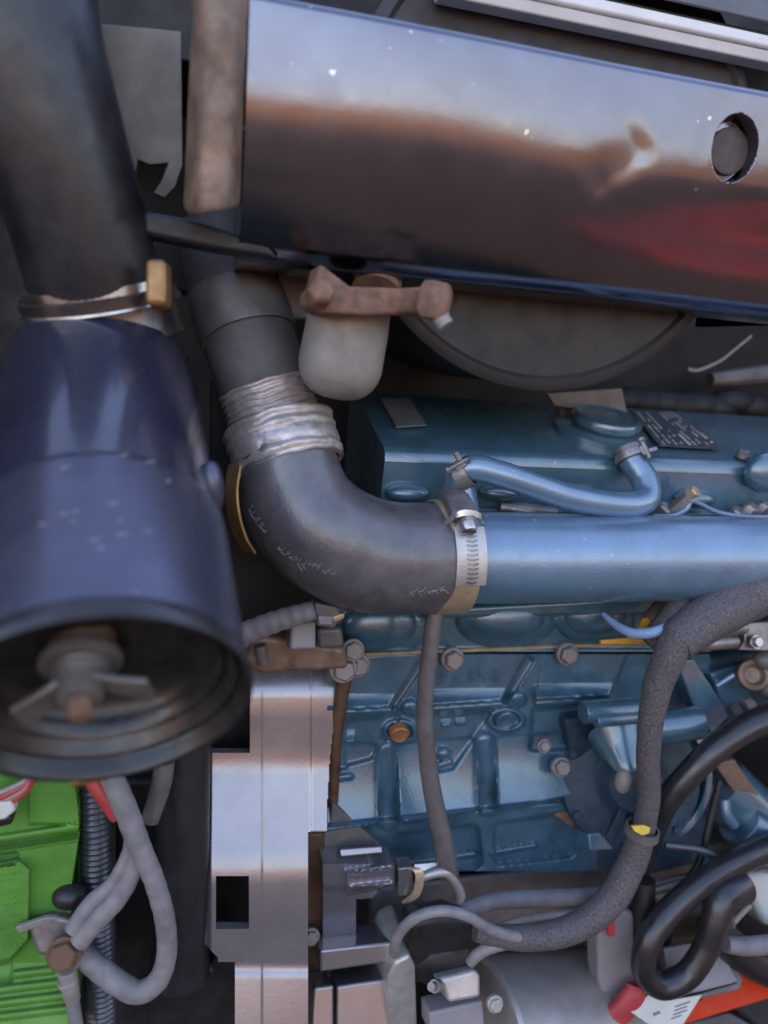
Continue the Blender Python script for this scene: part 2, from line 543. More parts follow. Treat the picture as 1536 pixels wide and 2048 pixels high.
# ------------------------------------------------------------------ muffler
YM = .375
muf = thing('muffler', 'large gloss black muffler reflecting the sky above the blue engine', 'muffler', E(1000, 480, YM))
zt, zb_ = E(495, -6, YM).z, E(495, 500, YM).z
xl, xr = E(492, 240, YM).x, E(1800, 300, YM).x
Hm = zt - zb_
def muffler_shell():
    nS, nX = 220, 0
    prof = []
    y, z = YM, zt
    # tilt of the surface (degrees under the vertical) along its height
    key = [(0, 0), (.04, 1), (.28, 2.5), (.36, 5.5), (.42, 9.5), (.50, 14), (.62, 19), (.82, 27), (.92, 36), (1.0, 58), (1.06, 84), (1.3, 88)]
    ds = Hm * 1.06 / nS
    s = 0
    while s < 1.30:
        prof.append((y, z, s))
        a = np.interp(s, [k[0] for k in key], [k[1] for k in key])
        a = math.radians(a)
        z -= math.cos(a) * ds
        y += math.sin(a) * ds
        s += ds * math.cos(a) / Hm if s < 1 else ds / Hm
    top = [(YM + .12, zt + .004, 0), (YM + .02, zt + .006, 0), (YM + .006, zt + .005, 0), (YM + .0015, zt + .0025, 0)]
    prof = top + prof
    ny = len(prof)
    cP = E(1468, 297, YM + .002)
    X = np.unique(np.round(np.concatenate([np.linspace(xl, xr, 320), np.linspace(cP.x - .024, cP.x + .024, 110)]), 6))
    nX = len(X)
    cr = rad(50, cP)
    d0, d1 = E(1180, 385, YM + .003), E(1300, 285, YM + .002)
    ls = np.array([[p[0], p[1]] for p in prof])
    PX = np.repeat(X[None, :], ny, 0)
    PYy = np.repeat(ls[:, 0][:, None], nX, 1)
    PZ = np.repeat(ls[:, 1][:, None], nX, 1)
    # dimple with a sharp rim
    r = np.hypot(PX - cP.x, (PZ - cP.z) * .84)
    PYy = PYy + .009 * sst((cr - r) / .0016 + .5) 
    PYy = PYy + .0006 * np.exp(-(np.maximum(r - cr, 0) / .012) ** 2)
    # crease: steep on one side, fading on the other
    ex, ez = d1.x - d0.x, d1.z - d0.z
    L = math.hypot(ex, ez)
    ex, ez = ex / L, ez / L
    u = (PX - d0.x) * ex + (PZ - d0.z) * ez
    v = (PX - d0.x) * (-ez) + (PZ - d0.z) * ex          # positive: upper left side
    along = sst(u / (L * .35) + .25) * sst((L * 1.1 - u) / (L * .3))
    wob = .0006 * np.sin(u * 300)
    vv = v + wob
    side = np.where(vv > 0, np.exp(-(vv / .012) ** 2), np.exp(-(vv / .0075) ** 2))
    PYy = PYy + .0011 * along * side
    # shallow hand-dented waviness
    PYy = PYy + .0005 * np.sin(PX * 31 + 1.2) * np.sin(PZ * 44)
    # the right end curls towards the ground (catches the added red plate)
    k = sst((PX - E(1120, 430, YM).x) / .16)
    low = sst((zt - .40 * Hm - PZ) / (.3 * Hm))
    PYy = PYy + .007 * k * low
    bm = bmesh.new()
    vs = [[bm.verts.new((PX[j, i], PYy[j, i], PZ[j, i])) for i in range(nX)] for j in range(ny)]
    for j in range(ny - 1):
        for i in range(nX - 1):
            bm.faces.new((vs[j][i], vs[j][i + 1], vs[j + 1][i + 1], vs[j + 1][i]))
    yb = YM + .16
    b0 = [bm.verts.new((X[i], yb, prof[0][1])) for i in (0, nX - 1)]
    b1 = [bm.verts.new((X[i], yb, prof[-1][1])) for i in (0, nX - 1)]
    bm.faces.new([b0[0], b1[0]] + [vs[j][0] for j in range(ny - 1, -1, -1)])
    bm.faces.new([b1[1], b0[1]] + [vs[j][nX - 1] for j in range(ny)])
    bm.faces.new([b0[0], b0[1]] + [vs[0][i] for i in range(nX - 1, -1, -1)])
    return bm
build('shell', muffler_shell(), 'muffler', muf, angle=50)
cP = E(1458, 302, YM + .0085)
build('hole_plug', B().lathe(cP + V((0, .0, 0)), (0, -1, 0), [(-.004, .0001), (-.004, rad(46, cP)), (.0005, rad(44, cP)), (.0012, rad(36, cP)), (.0014, .0001)], 40, caps=False), 'plugdark', muf)
# bare scratches
b = B()
for pts, r in (([(930, 458), (944, 476), (966, 502)], 5.5), ([(1214, 497), (1238, 499), (1260, 488), (1280, 468)], 2.2), ([(1302, 466), (1314, 480)], 2.0),
               ([(722, 152), (740, 157), (756, 154)], 2.4), ([(520, 305), (545, 300), (566, 296)], 4.0), ([(484, 256), (505, 258)], 2.5),
               ([(1180, 384), (1215, 362), (1250, 330), (1268, 305)], 2.0), ([(1376, 357), (1390, 361)], 4.0), ([(1330, 324), (1340, 330)], 2.6), ([(848, 424), (854, 440)], 2)):
    q = []
    for px, py in pts:
        zz = E(px, py, YM)
        best = None
        # march the ray until it meets the shell profile
        s = (zt - zz.z) / Hm
        key = [(0, 0), (.4, .004), (.62, .0105), (.82, .0235), (.92, .032), (1.0, .045)]
        yy = YM + float(np.interp(s, [k[0] for k in key], [k[1] for k in key]))
        p = E(px, py, yy)
        q.append((p, rad(r, p)))
    b.tube(q, 5, 6, flat=1)
o = build('scratch', b, 'print', muf)
o['kind'] = 'stuff'
# round drum of the muffler seen below the front shell
cD = E(1120, 330, .445)
Rd = rad(446, cD)
b = B().lathe(cD, (0, -1, 0), [(-.16, Rd * .985), (-.004, Rd * .985), (-.003, Rd * 1.0), (.002, Rd * 1.0), (.003, Rd * .985), (.0035, Rd * .95), (.001, Rd * .93), (.001, .0001)], 120, caps=False)
build('drum', b, 'drum', muf)
b = B()
for (px, py), (qx, qy), r in (((1240, 592), (1224, 618), 3), ((1270, 605), (1340, 598), 3)):
    p, q = E(px, py, .441), E(qx, qy, .441)
    b.tube([(p, rad(r, p)), (q, rad(r * .6, q))], 3, 6)
o = build('scratch', b, 'castgrey', muf)
o['kind'] = 'stuff'

# ------------------------------------------------------------------ bracket left of the muffler
br = thing('mounting_bracket', 'brown dusty sheet steel bracket with bent flange and hooked notch beside muffler', 'bracket', E(420, 420, .36))
pl = tilt(280, 200, .44, 0, 0)
notch = [(130, 40), (362, 62), (366, 330), (352, 372), (330, 396), (306, 386), (322, 362), (336, 326), (300, 330), (276, 320), (272, 352), (255, 372), (235, 340), (160, 150)]
build('plate', B().prism(notch, pl, .005), 'beige', br, .0008)
# bent flange: a rounded channel
pts = []
for (x, y0, y1, Y) in ():
    pass
def flange():
    b = B()
    top = [(402, -160, .372), (414, -160, .366), (442, -160, .362), (474, -160, .364), (496, -160, .371), (500, -160, .40)]
    bot = [(374, 420, .400), (390, 434, .374), (412, 430, .367), (438, 424, .368), (466, 416, .373), (474, 408, .41)]
    rows = []
    for k in range(25):
        t = k / 24
        row = []
        for a, c in zip(top, bot):
            wob = .0007 * math.sin(t * 22 + a[0])
            p = E(a[0] + (c[0] - a[0]) * t, a[1] + (c[1] - a[1]) * t, a[2] + (c[2] - a[2]) * t + wob)
            row.append(b.bm.verts.new(p))
        rows.append(row)
    for r0, r1 in zip(rows, rows[1:]):
        for i in range(len(r0) - 1):
            b.bm.faces.new((r0[i], r0[i + 1], r1[i + 1], r1[i]))
    return b
o = build('flange', flange(), 'bracket', br, angle=60)
so_ = o.modifiers.new('thickness', 'SOLIDIFY'); so_.thickness = .003; so_.offset = -1
sb = o.modifiers.new('smooth', 'SUBSURF'); sb.levels = sb.render_levels = 2
build('crossbar', B().prism([(285, 420), (400, 440), (540, 490), (560, 520), (430, 500), (285, 470)], PY(.40), .02), 'black', br, .003)
# dark struts between bracket and outlet
st = thing('support_strut', 'dark steel strut with small bolt under the bracket and behind the hoses', 'strut', E(430, 560, .47))
build('bar', B().prism([(300, 480), (520, 505), (560, 560), (420, 600), (300, 570)], PY(.49), .02), 'bay', st, .003)
build('gusset', B().prism([(548, 505), (640, 520), (640, 640), (560, 640)], PY(.475), .01), 'housingdark', st, .002)
bolt(st, E(484, 540, .484), (0, -1, .2), .0055, 'dullsteel')

# ------------------------------------------------------------------ exhaust outlet
ex = thing('exhaust_outlet', 'dusty grey exhaust stub with rusty flange clamp hanging below muffler', 'exhaust pipe', E(700, 700, .40))
top, bot = E(712, 560, .405), E(680, 735, .405)
ax = (bot - top).normalized()
Lp = (bot - top).length
r0_, r1_ = rad(84, top), rad(74, bot)
prof = [(Lp * .22, r0_ * .5), (Lp * .22, r0_ * .95), (Lp * .55, rad(84, top)), (Lp * .95, rad(86, top))]
for k in range(1, 10):
    a = k / 9 * math.pi / 2
    prof.append((Lp * .95 + math.sin(a) * rad(72, bot), rad(86, top) * math.cos(a) ** .75 if k < 9 else .0001))
build('pipe', B().lathe(top, ax, prof, 56, caps=False), 'castgrey', ex)
pn = E(760, 500, .41)
build('neck', B().tube([(E(766, 470, .435), rad(46, pn)), (E(764, 530, .43), rad(46, pn)), (E(752, 585, .42), rad(52, pn))], 8, 28), 'rust', ex)
b = B().prism([(614, 585), (628, 570), (640, 526), (700, 572), (800, 576), (862, 572), (884, 592), (890, 622), (868, 632), (820, 628), (720, 632), (640, 626), (616, 612)], PY(.368), .030)
build('flange', b, 'rust', ex, .0022)
b = B().lathe(E(868, 606, .362), ax, [(-.010, .007), (-.006, .009), (.004, .009), (.008, .006)], 6)
build('nut', b, 'rust', ex, .001)
build('stud', B().tube([(E(866, 590, .362), .0045), (E(880, 632, .360), .0045), (E(892, 652, .358), .0042)], 6, 12), 'castgrey', ex)
b = B().lathe(E(640, 588, .362), V((.1, -.8, .3)), [(-.004, .007), (.004, .007), (.006, .005)], 6)
build('nut', b, 'rust', ex, .001)

# ------------------------------------------------------------------ big intake hose upper left
ih = tag(build('intake_hose', B().tube([(D(-5, -160, .335), .040), (D(30, 40, .335), .037), (D(92, 240, .345), .034), (D(150, 420, .36), .0325), (D(188, 560, .375), .0325), (D(205, 640, .385), .0325)], 14, 56), 'rubber'),
         'thick black rubber intake hose curving down into the air cleaner', 'hose')

# ------------------------------------------------------------------ air cleaner
T, RB = D(202, 600, .452), D(204, 1388, .268)
AX = (RB - T).normalized()
LA = (RB - T).length
Ra = rad(293, RB)
ac = thing('air_cleaner', 'navy blue air cleaner canister with open black end cover facing the viewer', 'air filter', RB)
mcam = (-F - AX * (-F).dot(AX)).normalized()            # side of the canister turned to the viewer
def t_at(py, r):
    lo, hi = -.1, LA
    for _ in range(50):
        m_ = (lo + hi) / 2
        if proj(T + AX * m_ + mcam * r)[1] < py: lo = m_
        else: hi = m_
    return lo
ts, tm_ = t_at(606, Ra * .94), t_at(918, Ra * .98)
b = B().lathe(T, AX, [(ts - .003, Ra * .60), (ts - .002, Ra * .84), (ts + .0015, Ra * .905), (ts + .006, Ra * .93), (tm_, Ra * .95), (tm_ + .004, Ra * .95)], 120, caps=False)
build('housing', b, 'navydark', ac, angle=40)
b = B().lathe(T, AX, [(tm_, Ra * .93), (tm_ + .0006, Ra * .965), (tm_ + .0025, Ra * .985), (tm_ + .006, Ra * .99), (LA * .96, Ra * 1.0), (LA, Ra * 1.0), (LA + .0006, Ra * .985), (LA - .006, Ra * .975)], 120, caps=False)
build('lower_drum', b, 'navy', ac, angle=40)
prof = [(-.030, .0001), (-.030, Ra * .12), (-.0265, Ra * .20), (-.0255, Ra * .42), (-.0245, Ra * .62), (-.022, Ra * .72), (-.017, Ra * .765), (-.012, Ra * .79), (-.0105, Ra * .82), (-.012, Ra * .835),
        (-.011, Ra * .86), (-.006, Ra * .885), (-.005, Ra * .91), (-.0065, Ra * .93), (-.0035, Ra * .955), (.0005, Ra * .975), (.002, Ra * .99), (.0022, Ra * 1.008), (.0, Ra * 1.02), (-.004, Ra * 1.018), (-.006, Ra * 1.005)]
prof = [(t + .004, r) for t, r in prof]
build('end_cover', B().lathe(RB, AX, prof, 120, caps=False), 'dish', ac, angle=60)
# centre stud and wing nut
Cc = RB + AX * -.022
right = (R - AX * R.dot(AX)).normalized()
upv = right.cross(AX).normalized()
if upv.dot(U) < 0: upv = -upv
Cn = Cc - right * .0075
build('stud', B().lathe(Cn, AX, [(-.004, .0042), (.028, .0042), (.030, .0034)], 24), 'rust', ac)
build('boss', B().lathe(Cn, AX, [(-.006, .0125), (.004, .0120), (.005, .0105), (.0055, .001)], 32), 'rust', ac)
wn = B().lathe(Cn, AX, [(.005, .0150), (.007, .0150), (.0085, .0105), (.010, .0112), (.0112, .0102), (.0124, .0110), (.0136, .0100), (.018, .009), (.023, .0075), (.0235, .006)], 40)
wn_o = build('wing_nut', wn, 'housingdark', ac, angle=50)
for sgn in (-1, 1):
    q = [Cn + AX * .016 + right * (sgn * .006), Cn + AX * .019 + right * (sgn * .014) - upv * .002, Cn + AX * .020 + right * (sgn * .024) - upv * .006]
    build('wing', B().strip(q, (upv + AX * .15).normalized(), .015, .0026), 'dullsteel', wn_o, .0006)
# pale dust marks wiped on the canister
b = B()
axu = AX
for px, py, dx, dy in ((118, 938, 26, -6), (236, 912, 22, -4), (290, 924, 24, -3), (118, 1028, 20, -2), (142, 1024, 18, -5), (212, 1008, 30, -4), (330, 962, 12, -2), (176, 1080, 26, -4), (228, 1070, 32, -5),
                       (286, 1064, 20, -4), (190, 1098, 22, -6), (76, 1050, 18, -4), (258, 1184, 24, -4), (306, 1160, 14, 2), (140, 1044, 14, -3), (236, 1042, 8, -1)):
    q = []
    for k in range(3):
        x, y = px + dx * k / 2, py + dy * k / 2 + (1.5 if k == 1 else 0)
        d = ray(x, y).normalized()
        # meet the canister side (a cylinder about T, AX)
        o_ = CAM - T
        dd, oo = d - AX * d.dot(AX), o_ - AX * o_.dot(AX)
        rr = Ra * .996
        A_, B_, C_ = dd.dot(dd), 2 * dd.dot(oo), oo.dot(oo) - rr * rr
        ds = B_ * B_ - 4 * A_ * C_
        if ds > 0: q.append(CAM + d * ((-B_ - math.sqrt(ds)) / (2 * A_)))
    if len(q) == 3: b.tube([(q[0], .0001), (q[1], rad(2.6, q[1])), (q[2], .0001)], 4, 6)
o = build('dust_mark', b, 'greyplastic', ac)
o['kind'] = 'stuff'
# amber block standing in for orange glow under the rim, and inlet collar
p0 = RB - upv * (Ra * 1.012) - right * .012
build('latch_or_glow_tab', B().box(p0 + AX * -.001, (right, AX, upv), (.030, .012, .004)), 'amber', ac, .0012)
Pi, ai = D(200, 596, .383), (D(205, 640, .385) - D(165, 480, .368)).normalized()
build('inlet', B().lathe(Pi, ai, [(-.004, .0375), (-.003, .0395), (.002, .0395), (.003, .0380), (.016, .0385), (.018, .0400), (.0195, .0400), (.022, .036)], 64, caps=False), 'collar', ac, angle=40)
for px, py, r in ((200, 693, 17), ):
    p = D(px, py, .345)
    build('clip', B().ball(p, rad(r, p), (1, 1, 1.1)), 'dullsteel', ac)
p = D(420, 985, .335)
build('bracket_lug', B().ball(p, rad(34, p), (.8, .8, 1.9)), 'navy', ac)
# collar clamp at the hose end
hc = thing('hose_clamp', 'shiny worn steel clamp around the bottom end of the thick intake hose', 'clamp', Pi)
b = B().lathe(Pi, ai, [(-.004, .0352), (.010, .0400), (.011, .0412), (.0115, .0400), (-.003, .0340)], 72, caps=False)
build('band', B().lathe(Pi, ai, [(-.008, .0338), (-.008, .0362), (.001, .0372), (.002, .0405), (.003, .0408), (.0035, .0375)], 72, caps=False), 'steel', hc)
p = D(318, 570, .352)
build('screw_housing', B().box(p, (R, F, U), (.010, .012, .022)), 'amber', hc, .003)

# ------------------------------------------------------------------ upper pipe and elbow hose
up = tag(build('charge_pipe', B().tube(tpts([(440, 450, .485, 84), (462, 560, .475, 88), (486, 640, .465, 92), (512, 720, .455, 92), (545, 830, .445, 92), (566, 900, .435, 94)]), 10, 40), 'pipegrey'),
         'dull dark pipe rising behind the exhaust stub above the elbow hose', 'pipe')
tag(build('pipe_cuff', B().tube(tpts([(470, 585, .470, 90), (474, 602, .468, 96), (490, 650, .463, 98), (497, 676, .460, 97), (499, 682, .459, 92)]), 6, 40), 'housingdark', None, .001),
    'lighter grey cuff round the dull dark pipe behind the exhaust stub', 'cuff')
el = tag(build('elbow_hose', B().tube(tpts([(566, 890, .425, 100), (580, 960, .42, 106), (604, 1020, .415, 112), (650, 1070, .41, 116), (716, 1104, .41, 116), (780, 1116, .412, 113), (830, 1116, .415, 111), (895, 1114, .42, 108)]), 14, 64), 'rubberdust'),
         'dusty black rubber elbow hose joining the foil banded pipe to blue manifold', 'hose')
def hose_print():
    b = B()
    random.seed(3)
    for cx, cy, n, ang in ((505, 1032, 9, 55), (575, 1120, 8, 40), (640, 1142, 6, 25)):
        pass
    return b
# moulded lettering and scuffs on the hose wall
def on_tube(px, py, cl, lift=.0004):
    """front surface point of a tube given by (px,py,Y,rpx) centre line"""
    c = catmull([tuple(E(q[0], q[1], q[2])) + (rad(q[3], E(q[0], q[1], q[2])),) for q in cl], 14)
    d = ray(px, py).normalized()
    best = None
    for x in c:
        P, r = V(x[:3]), x[3]
        w = P - CAM
        tca = w.dot(d)
        dd = (w - d * tca).length
        if dd < r:
            t = tca - math.sqrt(r * r - dd * dd)
            if best is None or t < best: best = t
    return CAM + d * (best - lift) if best else None
ELB = [(566, 890, .425, 100), (580, 960, .42, 106), (604, 1020, .415, 112), (650, 1070, .41, 116), (716, 1104, .41, 116), (780, 1116, .412, 113), (830, 1116, .415, 111), (895, 1114, .42, 108)]
b = B()
random.seed(4)
for (ax0, ay0, ax1, ay1, n) in ((498, 1022, 524, 1062, 7), (556, 1096, 600, 1132, 7), (606, 1128, 664, 1148, 7), (820, 1186, 890, 1180, 9)):
    for k in range(n):
        t = k / (n - 1)
        x, y = ax0 + (ax1 - ax0) * t, ay0 + (ay1 - ay0) * t
        for q in range(2):
            xa, ya = x + random.uniform(-2, 2), y + random.uniform(-3, 3)
            dx_, dy_ = random.choice(((7, -8), (6, 7), (9, -2)))
            p1, p2 = on_tube(xa, ya, ELB), on_tube(xa + dx_, ya + dy_, ELB)
            if p1 and p2: b.tube([(p1, rad(1.5, p1)), (p2, rad(1.3, p2))], 1, 5)
o = build('moulded_lettering', b, 'cable', el)
o['kind'] = 'stuff'

# ribbed foil bands round the joint
def foil(c0, c1, rpx, ridges, m, name, parent, amp=.03):
    a, d = (c1 - c0).normalized(), (c1 - c0).length
    prof = []
    n = ridges * 6
    for k in range(n + 1):
        t = k / n
        prof.append((t * d, rpx * (1 + amp * math.sin(t * ridges * 2 * math.pi) + .012 * math.sin(t * 31))))
    prof = [(-.0002, rpx * .9)] + prof + [(d + .0002, rpx * .9)]
    b = B().lathe(c0, a, prof, 140, caps=False)
    from mathutils import noise as mn
    for v in b.bm.verts:
        w_ = v.co - c0
        ro = w_ - a * w_.dot(a)
        n_ = mn.noise(v.co * 130) * .7 + mn.noise(v.co * 420) * .45
        v.co += ro.normalized() * (n_ * .0008) + a * (mn.noise(v.co * 90 + V((9, 3, 1))) * .0016)
    return build(name, b, m, parent, angle=60)
wr = thing('foil_wrap', 'crinkled silvery foil wrap round the pipe just above the wide clamp', 'wrap', E(540, 800, .44))
foil(E(528, 772, .440), E(548, 834, .436), rad(90, E(540, 800, .44)), 5, 'silver', 'wrap_sheet', wr, .022)
wc = thing('hose_clamp', 'wide ridged silvery clamp with loose tail round the elbow hose top', 'clamp', E(560, 900, .43))
foil(E(556, 852, .434), E(582, 938, .422), rad(110, E(570, 900, .43)), 4, 'silver', 'band', wc, .018)
build('loose_tail', B().strip([E(470, 930, .40), E(463, 980, .395), E(468, 1030, .392), E(482, 1075, .392), E(500, 1104, .395)], (.5, -.85, .1), .011, .0012), 'amber', wc)
build('screw_housing', B().prism([(628, 880), (668, 846), (676, 880), (648, 912)], PY(.42), .012), 'dullsteel', wc, .002)

# clamp where the elbow meets the manifold
cc = thing('hose_clamp', 'silver worm-drive clamp with slotted tail at the elbow and manifold joint', 'clamp', E(888, 1112, .40))
ca, cb = E(862, 1114, .42), E(922, 1113, .42)
rc = rad(114, ca)
axc = (cb - ca).normalized()
Lc = (cb - ca).length
build('band', B().lathe(ca, axc, [(0, rc * .97), (0, rc * 1.0), (.0006, rc * 1.012), (Lc - .0006, rc * 1.012), (Lc, rc), (Lc, rc * .97)], 96, caps=False), 'brass', cc, angle=50)
# angle round the axis where the tail sits (0 faces the viewer)
fw = (-F - axc * (-F).dot(axc)).normalized()
upc = axc.cross(fw)
if upc.z < 0: upc = -upc
def rim(ang, r, t):
    return ca + axc * t + (fw * math.cos(ang) + upc * math.sin(ang)) * r
def arcplate(a0, a1, r, t0, t1, th, n=24):
    b = B()
    rings = []
    for k in range(n + 1):
        a = a0 + (a1 - a0) * k / n
        rings.append([b.bm.verts.new(rim(a, r, t0)), b.bm.verts.new(rim(a, r, t1)), b.bm.verts.new(rim(a, r + th, t1)), b.bm.verts.new(rim(a, r + th, t0))])
    b.ring_bridge(rings)
    return b
tail = build('slotted_tail', arcplate(math.radians(32), math.radians(-24), rc * 1.018, Lc * .18, Lc * 1.14, .0012), 'aluminium', cc, .0004)
for k in range(11):
    a = math.radians(22 - 42 * k / 10)
    b = B().strip([rim(a, rc * 1.018 + .0014, Lc * .52), rim(a - .012, rc * 1.018 + .0020, Lc * .68), rim(a, rc * 1.018 + .0014, Lc * .84)], axc.cross(rim(a, 1, 0) - rim(a, 0, 0)), .0011, .0008)
    build('slot', b, 'dullsteel', tail)
build('screw_housing', arcplate(math.radians(80), math.radians(38), rc * 1.02, Lc * .10, Lc * .95, .0065, 12), 'dullsteel', cc, .0016)
a = math.radians(36)
sc_o = build('screw', B().lathe(rim(a, rc * 1.02 + .004, Lc * .55), (rim(a, rc, 0) - rim(a + .01, rc, 0)), [(0, .0062), (.003, .0062), (.004, .0052), (.008, .0048), (.009, .004)], 18), 'steel', cc)
build('slot', B().box(rim(a, rc * 1.02 + .004, Lc * .55) + (rim(a, rc, 0) - rim(a + .01, rc, 0)).normalized() * .009, (axc, (rim(a, rc, 0) - rim(a + .01, rc, 0)), fw), (.009, .0008, .0012)), 'black', sc_o)
bx = rim(math.radians(37), rc * 1.02 + .005, Lc * .55)
build('saddle', B().strip([rim(math.radians(36), rc * 1.03, Lc * -.05), rim(math.radians(36), rc * 1.03 + .009, Lc * .25), rim(math.radians(36), rc * 1.03 + .010, Lc * .6), rim(math.radians(36), rc * 1.03 + .006, Lc * 1.0), rim(math.radians(35), rc * 1.03, Lc * 1.15)], upc, .0035, .001), 'steel', cc)
# ================================================================== the blue engine
YE = .46
en = thing('engine', 'blue diesel engine with cast block, valve cover and intake manifold', 'engine', E(950, 1740, YE))

# valve cover
def cover_prof():
    f0, f1 = E(780, 1030, YE), E(780, 893, YE - .004)
    tb = E(780, 790, YE + .10)
    y0, z0, y1, z1 = YE, f0.z, YE - .004, f1.z
    out = [(YE + .12, z0), (y0 - .004, z0), (y0 - .004, z0 + .006), (y0, z0 + .008), (y1 + .0005, z1 - .010)]
    for k in range(6):
        a = k / 5 * math.radians(75)
        out.append((y1 + .010 - .010 * math.cos(a), z1 - .010 + .010 * math.sin(a)))
    out += [(tb.y, tb.z), (tb.y + .02, tb.z)]
    return out
vc = build('valve_cover', B().sweepx(cover_prof(), E(768, 900, YE).x, E(1780, 930, YE).x), 'blue', en, .005, angle=45, seg=4)
# rounded shoulder of the left end
for px, py, rx in ((815, 986, 46), (1000, 985, 44), (1175, 990, 38), (1390, 996, 46), (1590, 1002, 44)):
    p = E(px, py, YE - .004)
    build('flange_ear', B().ball(p, rad(rx, p), (1, .55, .40)), 'blue', vc)
COVER = None
pf, pb = E(780, 886, YE), E(780, 790, YE + .10)
nrm = (V((1, 0, 0)).cross(pb - pf)).normalized()
if nrm.z < 0: nrm = -nrm
TOP = Plane(pf + V((0, .004, .0012)), nrm)
# oil filler cap
pc = TOP.hit(1196, 862)
b = B().lathe(TOP.hit(1200, 862), nrm, [(-.004, rad(92, pc)), (.002, rad(92, pc)), (.003, rad(86, pc)), (.003, .001)], 48, caps=False)
build('filler_base', b, 'blue', vc)
rcap = rad(70, pc)
oc = build('oil_filler_cap', B().lathe(TOP.hit(1207, 862), nrm, [(.003, rcap * .85), (.005, rcap * .95), (.007, rcap), (.010, rcap), (.0122, rcap * .95), (.013, rcap * .84), (.0115, rcap * .76), (.0118, .0001)], 56, caps=False), 'blue', vc)
for k in range(22):
    a = 2 * math.pi * k / 22
    u_ = V((1, 0, 0)); v_ = nrm.cross(u_)
    c = TOP.hit(1207, 862) + nrm * .0145 + (u_ * math.cos(a) + v_ * math.sin(a)) * rcap
bolt(vc, TOP.hit(1128, 822), nrm, .0048, 'dullsteel')
bolt(vc, TOP.hit(1486, 912) + V((0, 0, .001)), nrm, .0042, 'dullsteel')
p = E(1530, 945, YE - .01)
build('side_boss', B().ball(p, rad(46, p), (1, .6, .9)), 'blue', vc)
# labels on the cover
lab = build('label_plate', B().prism([(762, 800), (818, 798), (852, 852), (792, 856)], TOP, .0008, lift=.001), 'label', vc)
dp = build('data_plate', B().prism([(1262, 822), (1352, 828), (1444, 900), (1318, 893)], TOP, .0008, lift=.001), 'plate', vc)
b = B()
random.seed(11)
for col_ in range(9):
    t = (col_ + .6) / 9.4
    x0p, x1p = 1266 + 82 * t, 1322 + 118 * t
    s = .03
    while s < .94:
        ln = random.uniform(.02, .07)
        if random.random() < .72 and not (col_ in (3, 4) and s < .5):
            e = min(s + ln, .96)
            pa = TOP.hit(x0p + (x1p - x0p) * s, 825 + 70 * s)
            pb2 = TOP.hit(x0p + (x1p - x0p) * e, 825 + 70 * e)
            big = col_ in (4, 8) and s > .55
            wv = TOP.hit(x0p + 2.2 * (2.2 if big else 1), 825) - TOP.hit(x0p, 825)
            b.poly([pa + nrm * .0013, pb2 + nrm * .0013, pb2 + wv + nrm * .0013, pa + wv + nrm * .0013], nrm, .0004)
        s += ln + random.uniform(.015, .03)
o = build('printed_text', b, 'print', dp)
o['kind'] = 'stuff'
# grey bracket behind the cap
build('rear_tab', B().prism([(1092, 786), (1245, 776), (1256, 830), (1180, 826), (1110, 812)], PY(YE + .07), .004), 'housingdark', en, .001)

# intake manifold pipe along the head
m0, m1 = E(958, 1115, .42), None
rm = rad(92, m0)
b = B()
xx0, xx1 = E(900, 1115, .42).x, E(1800, 1110, .42).x
ring = []
prof = [(0, rm * .96), (.006, rm * .97), (.012, rm), (xx1 - xx0, rm)]
man = build('intake_manifold', B().lathe((xx0, m0.y, m0.z), (1, 0, 0), prof, 72), 'bluepipe', en, angle=50)
# runner bulges between manifold and head
for px, py, rx, ry in ((1010, 1235, 86, 48), (760, 1250, 78, 52), (1190, 1230, 70, 40)):
    p = E(px, py, YE - .004)
    build('runner', B().ball(p, rad(rx, p), (1, .45, ry / rx), 32), 'bluecast', man)
p = E(1150, 1215, .45)
build('web', B().prism([(880, 1215), (1340, 1190), (1340, 1230), (880, 1240)], PY(.445), .02), 'bluecast', man, .004)
# nozzle nipple where the breather joins
build('nipple', B().tube(tpts([(930, 1030, .425, 30), (924, 985, .43, 28), (920, 958, .43, 26)]), 6, 24), 'bluepipe', man)

# cylinder head and block faces
def h_head(X, Y):
    h = 2 * np.exp(-((Y - 1302) / 5.0) ** 2)
    h += f_dome(X, Y, (770, 1258), 92, 56, 11)
    h += f_dome(X, Y, (1012, 1240), 100, 56, 13)
    h += f_dome(X, Y, (1190, 1240), 80, 50, 8)
    h += .15 * np.sin(X * .7 + 1.3 * np.sin(Y * .4)) * np.sin(Y * .9)
    return h
build('cylinder_head', relief(668, 1420, 1190, 1303, 2.5, YE, h_head), 'bluecast', en, angle=60)
b = B().prism([(690, 1308), (1420, 1280), (1420, 1284), (690, 1315)], PY(YE - .0035), .03)
build('head_gasket', b, 'gasket', en, .0004)

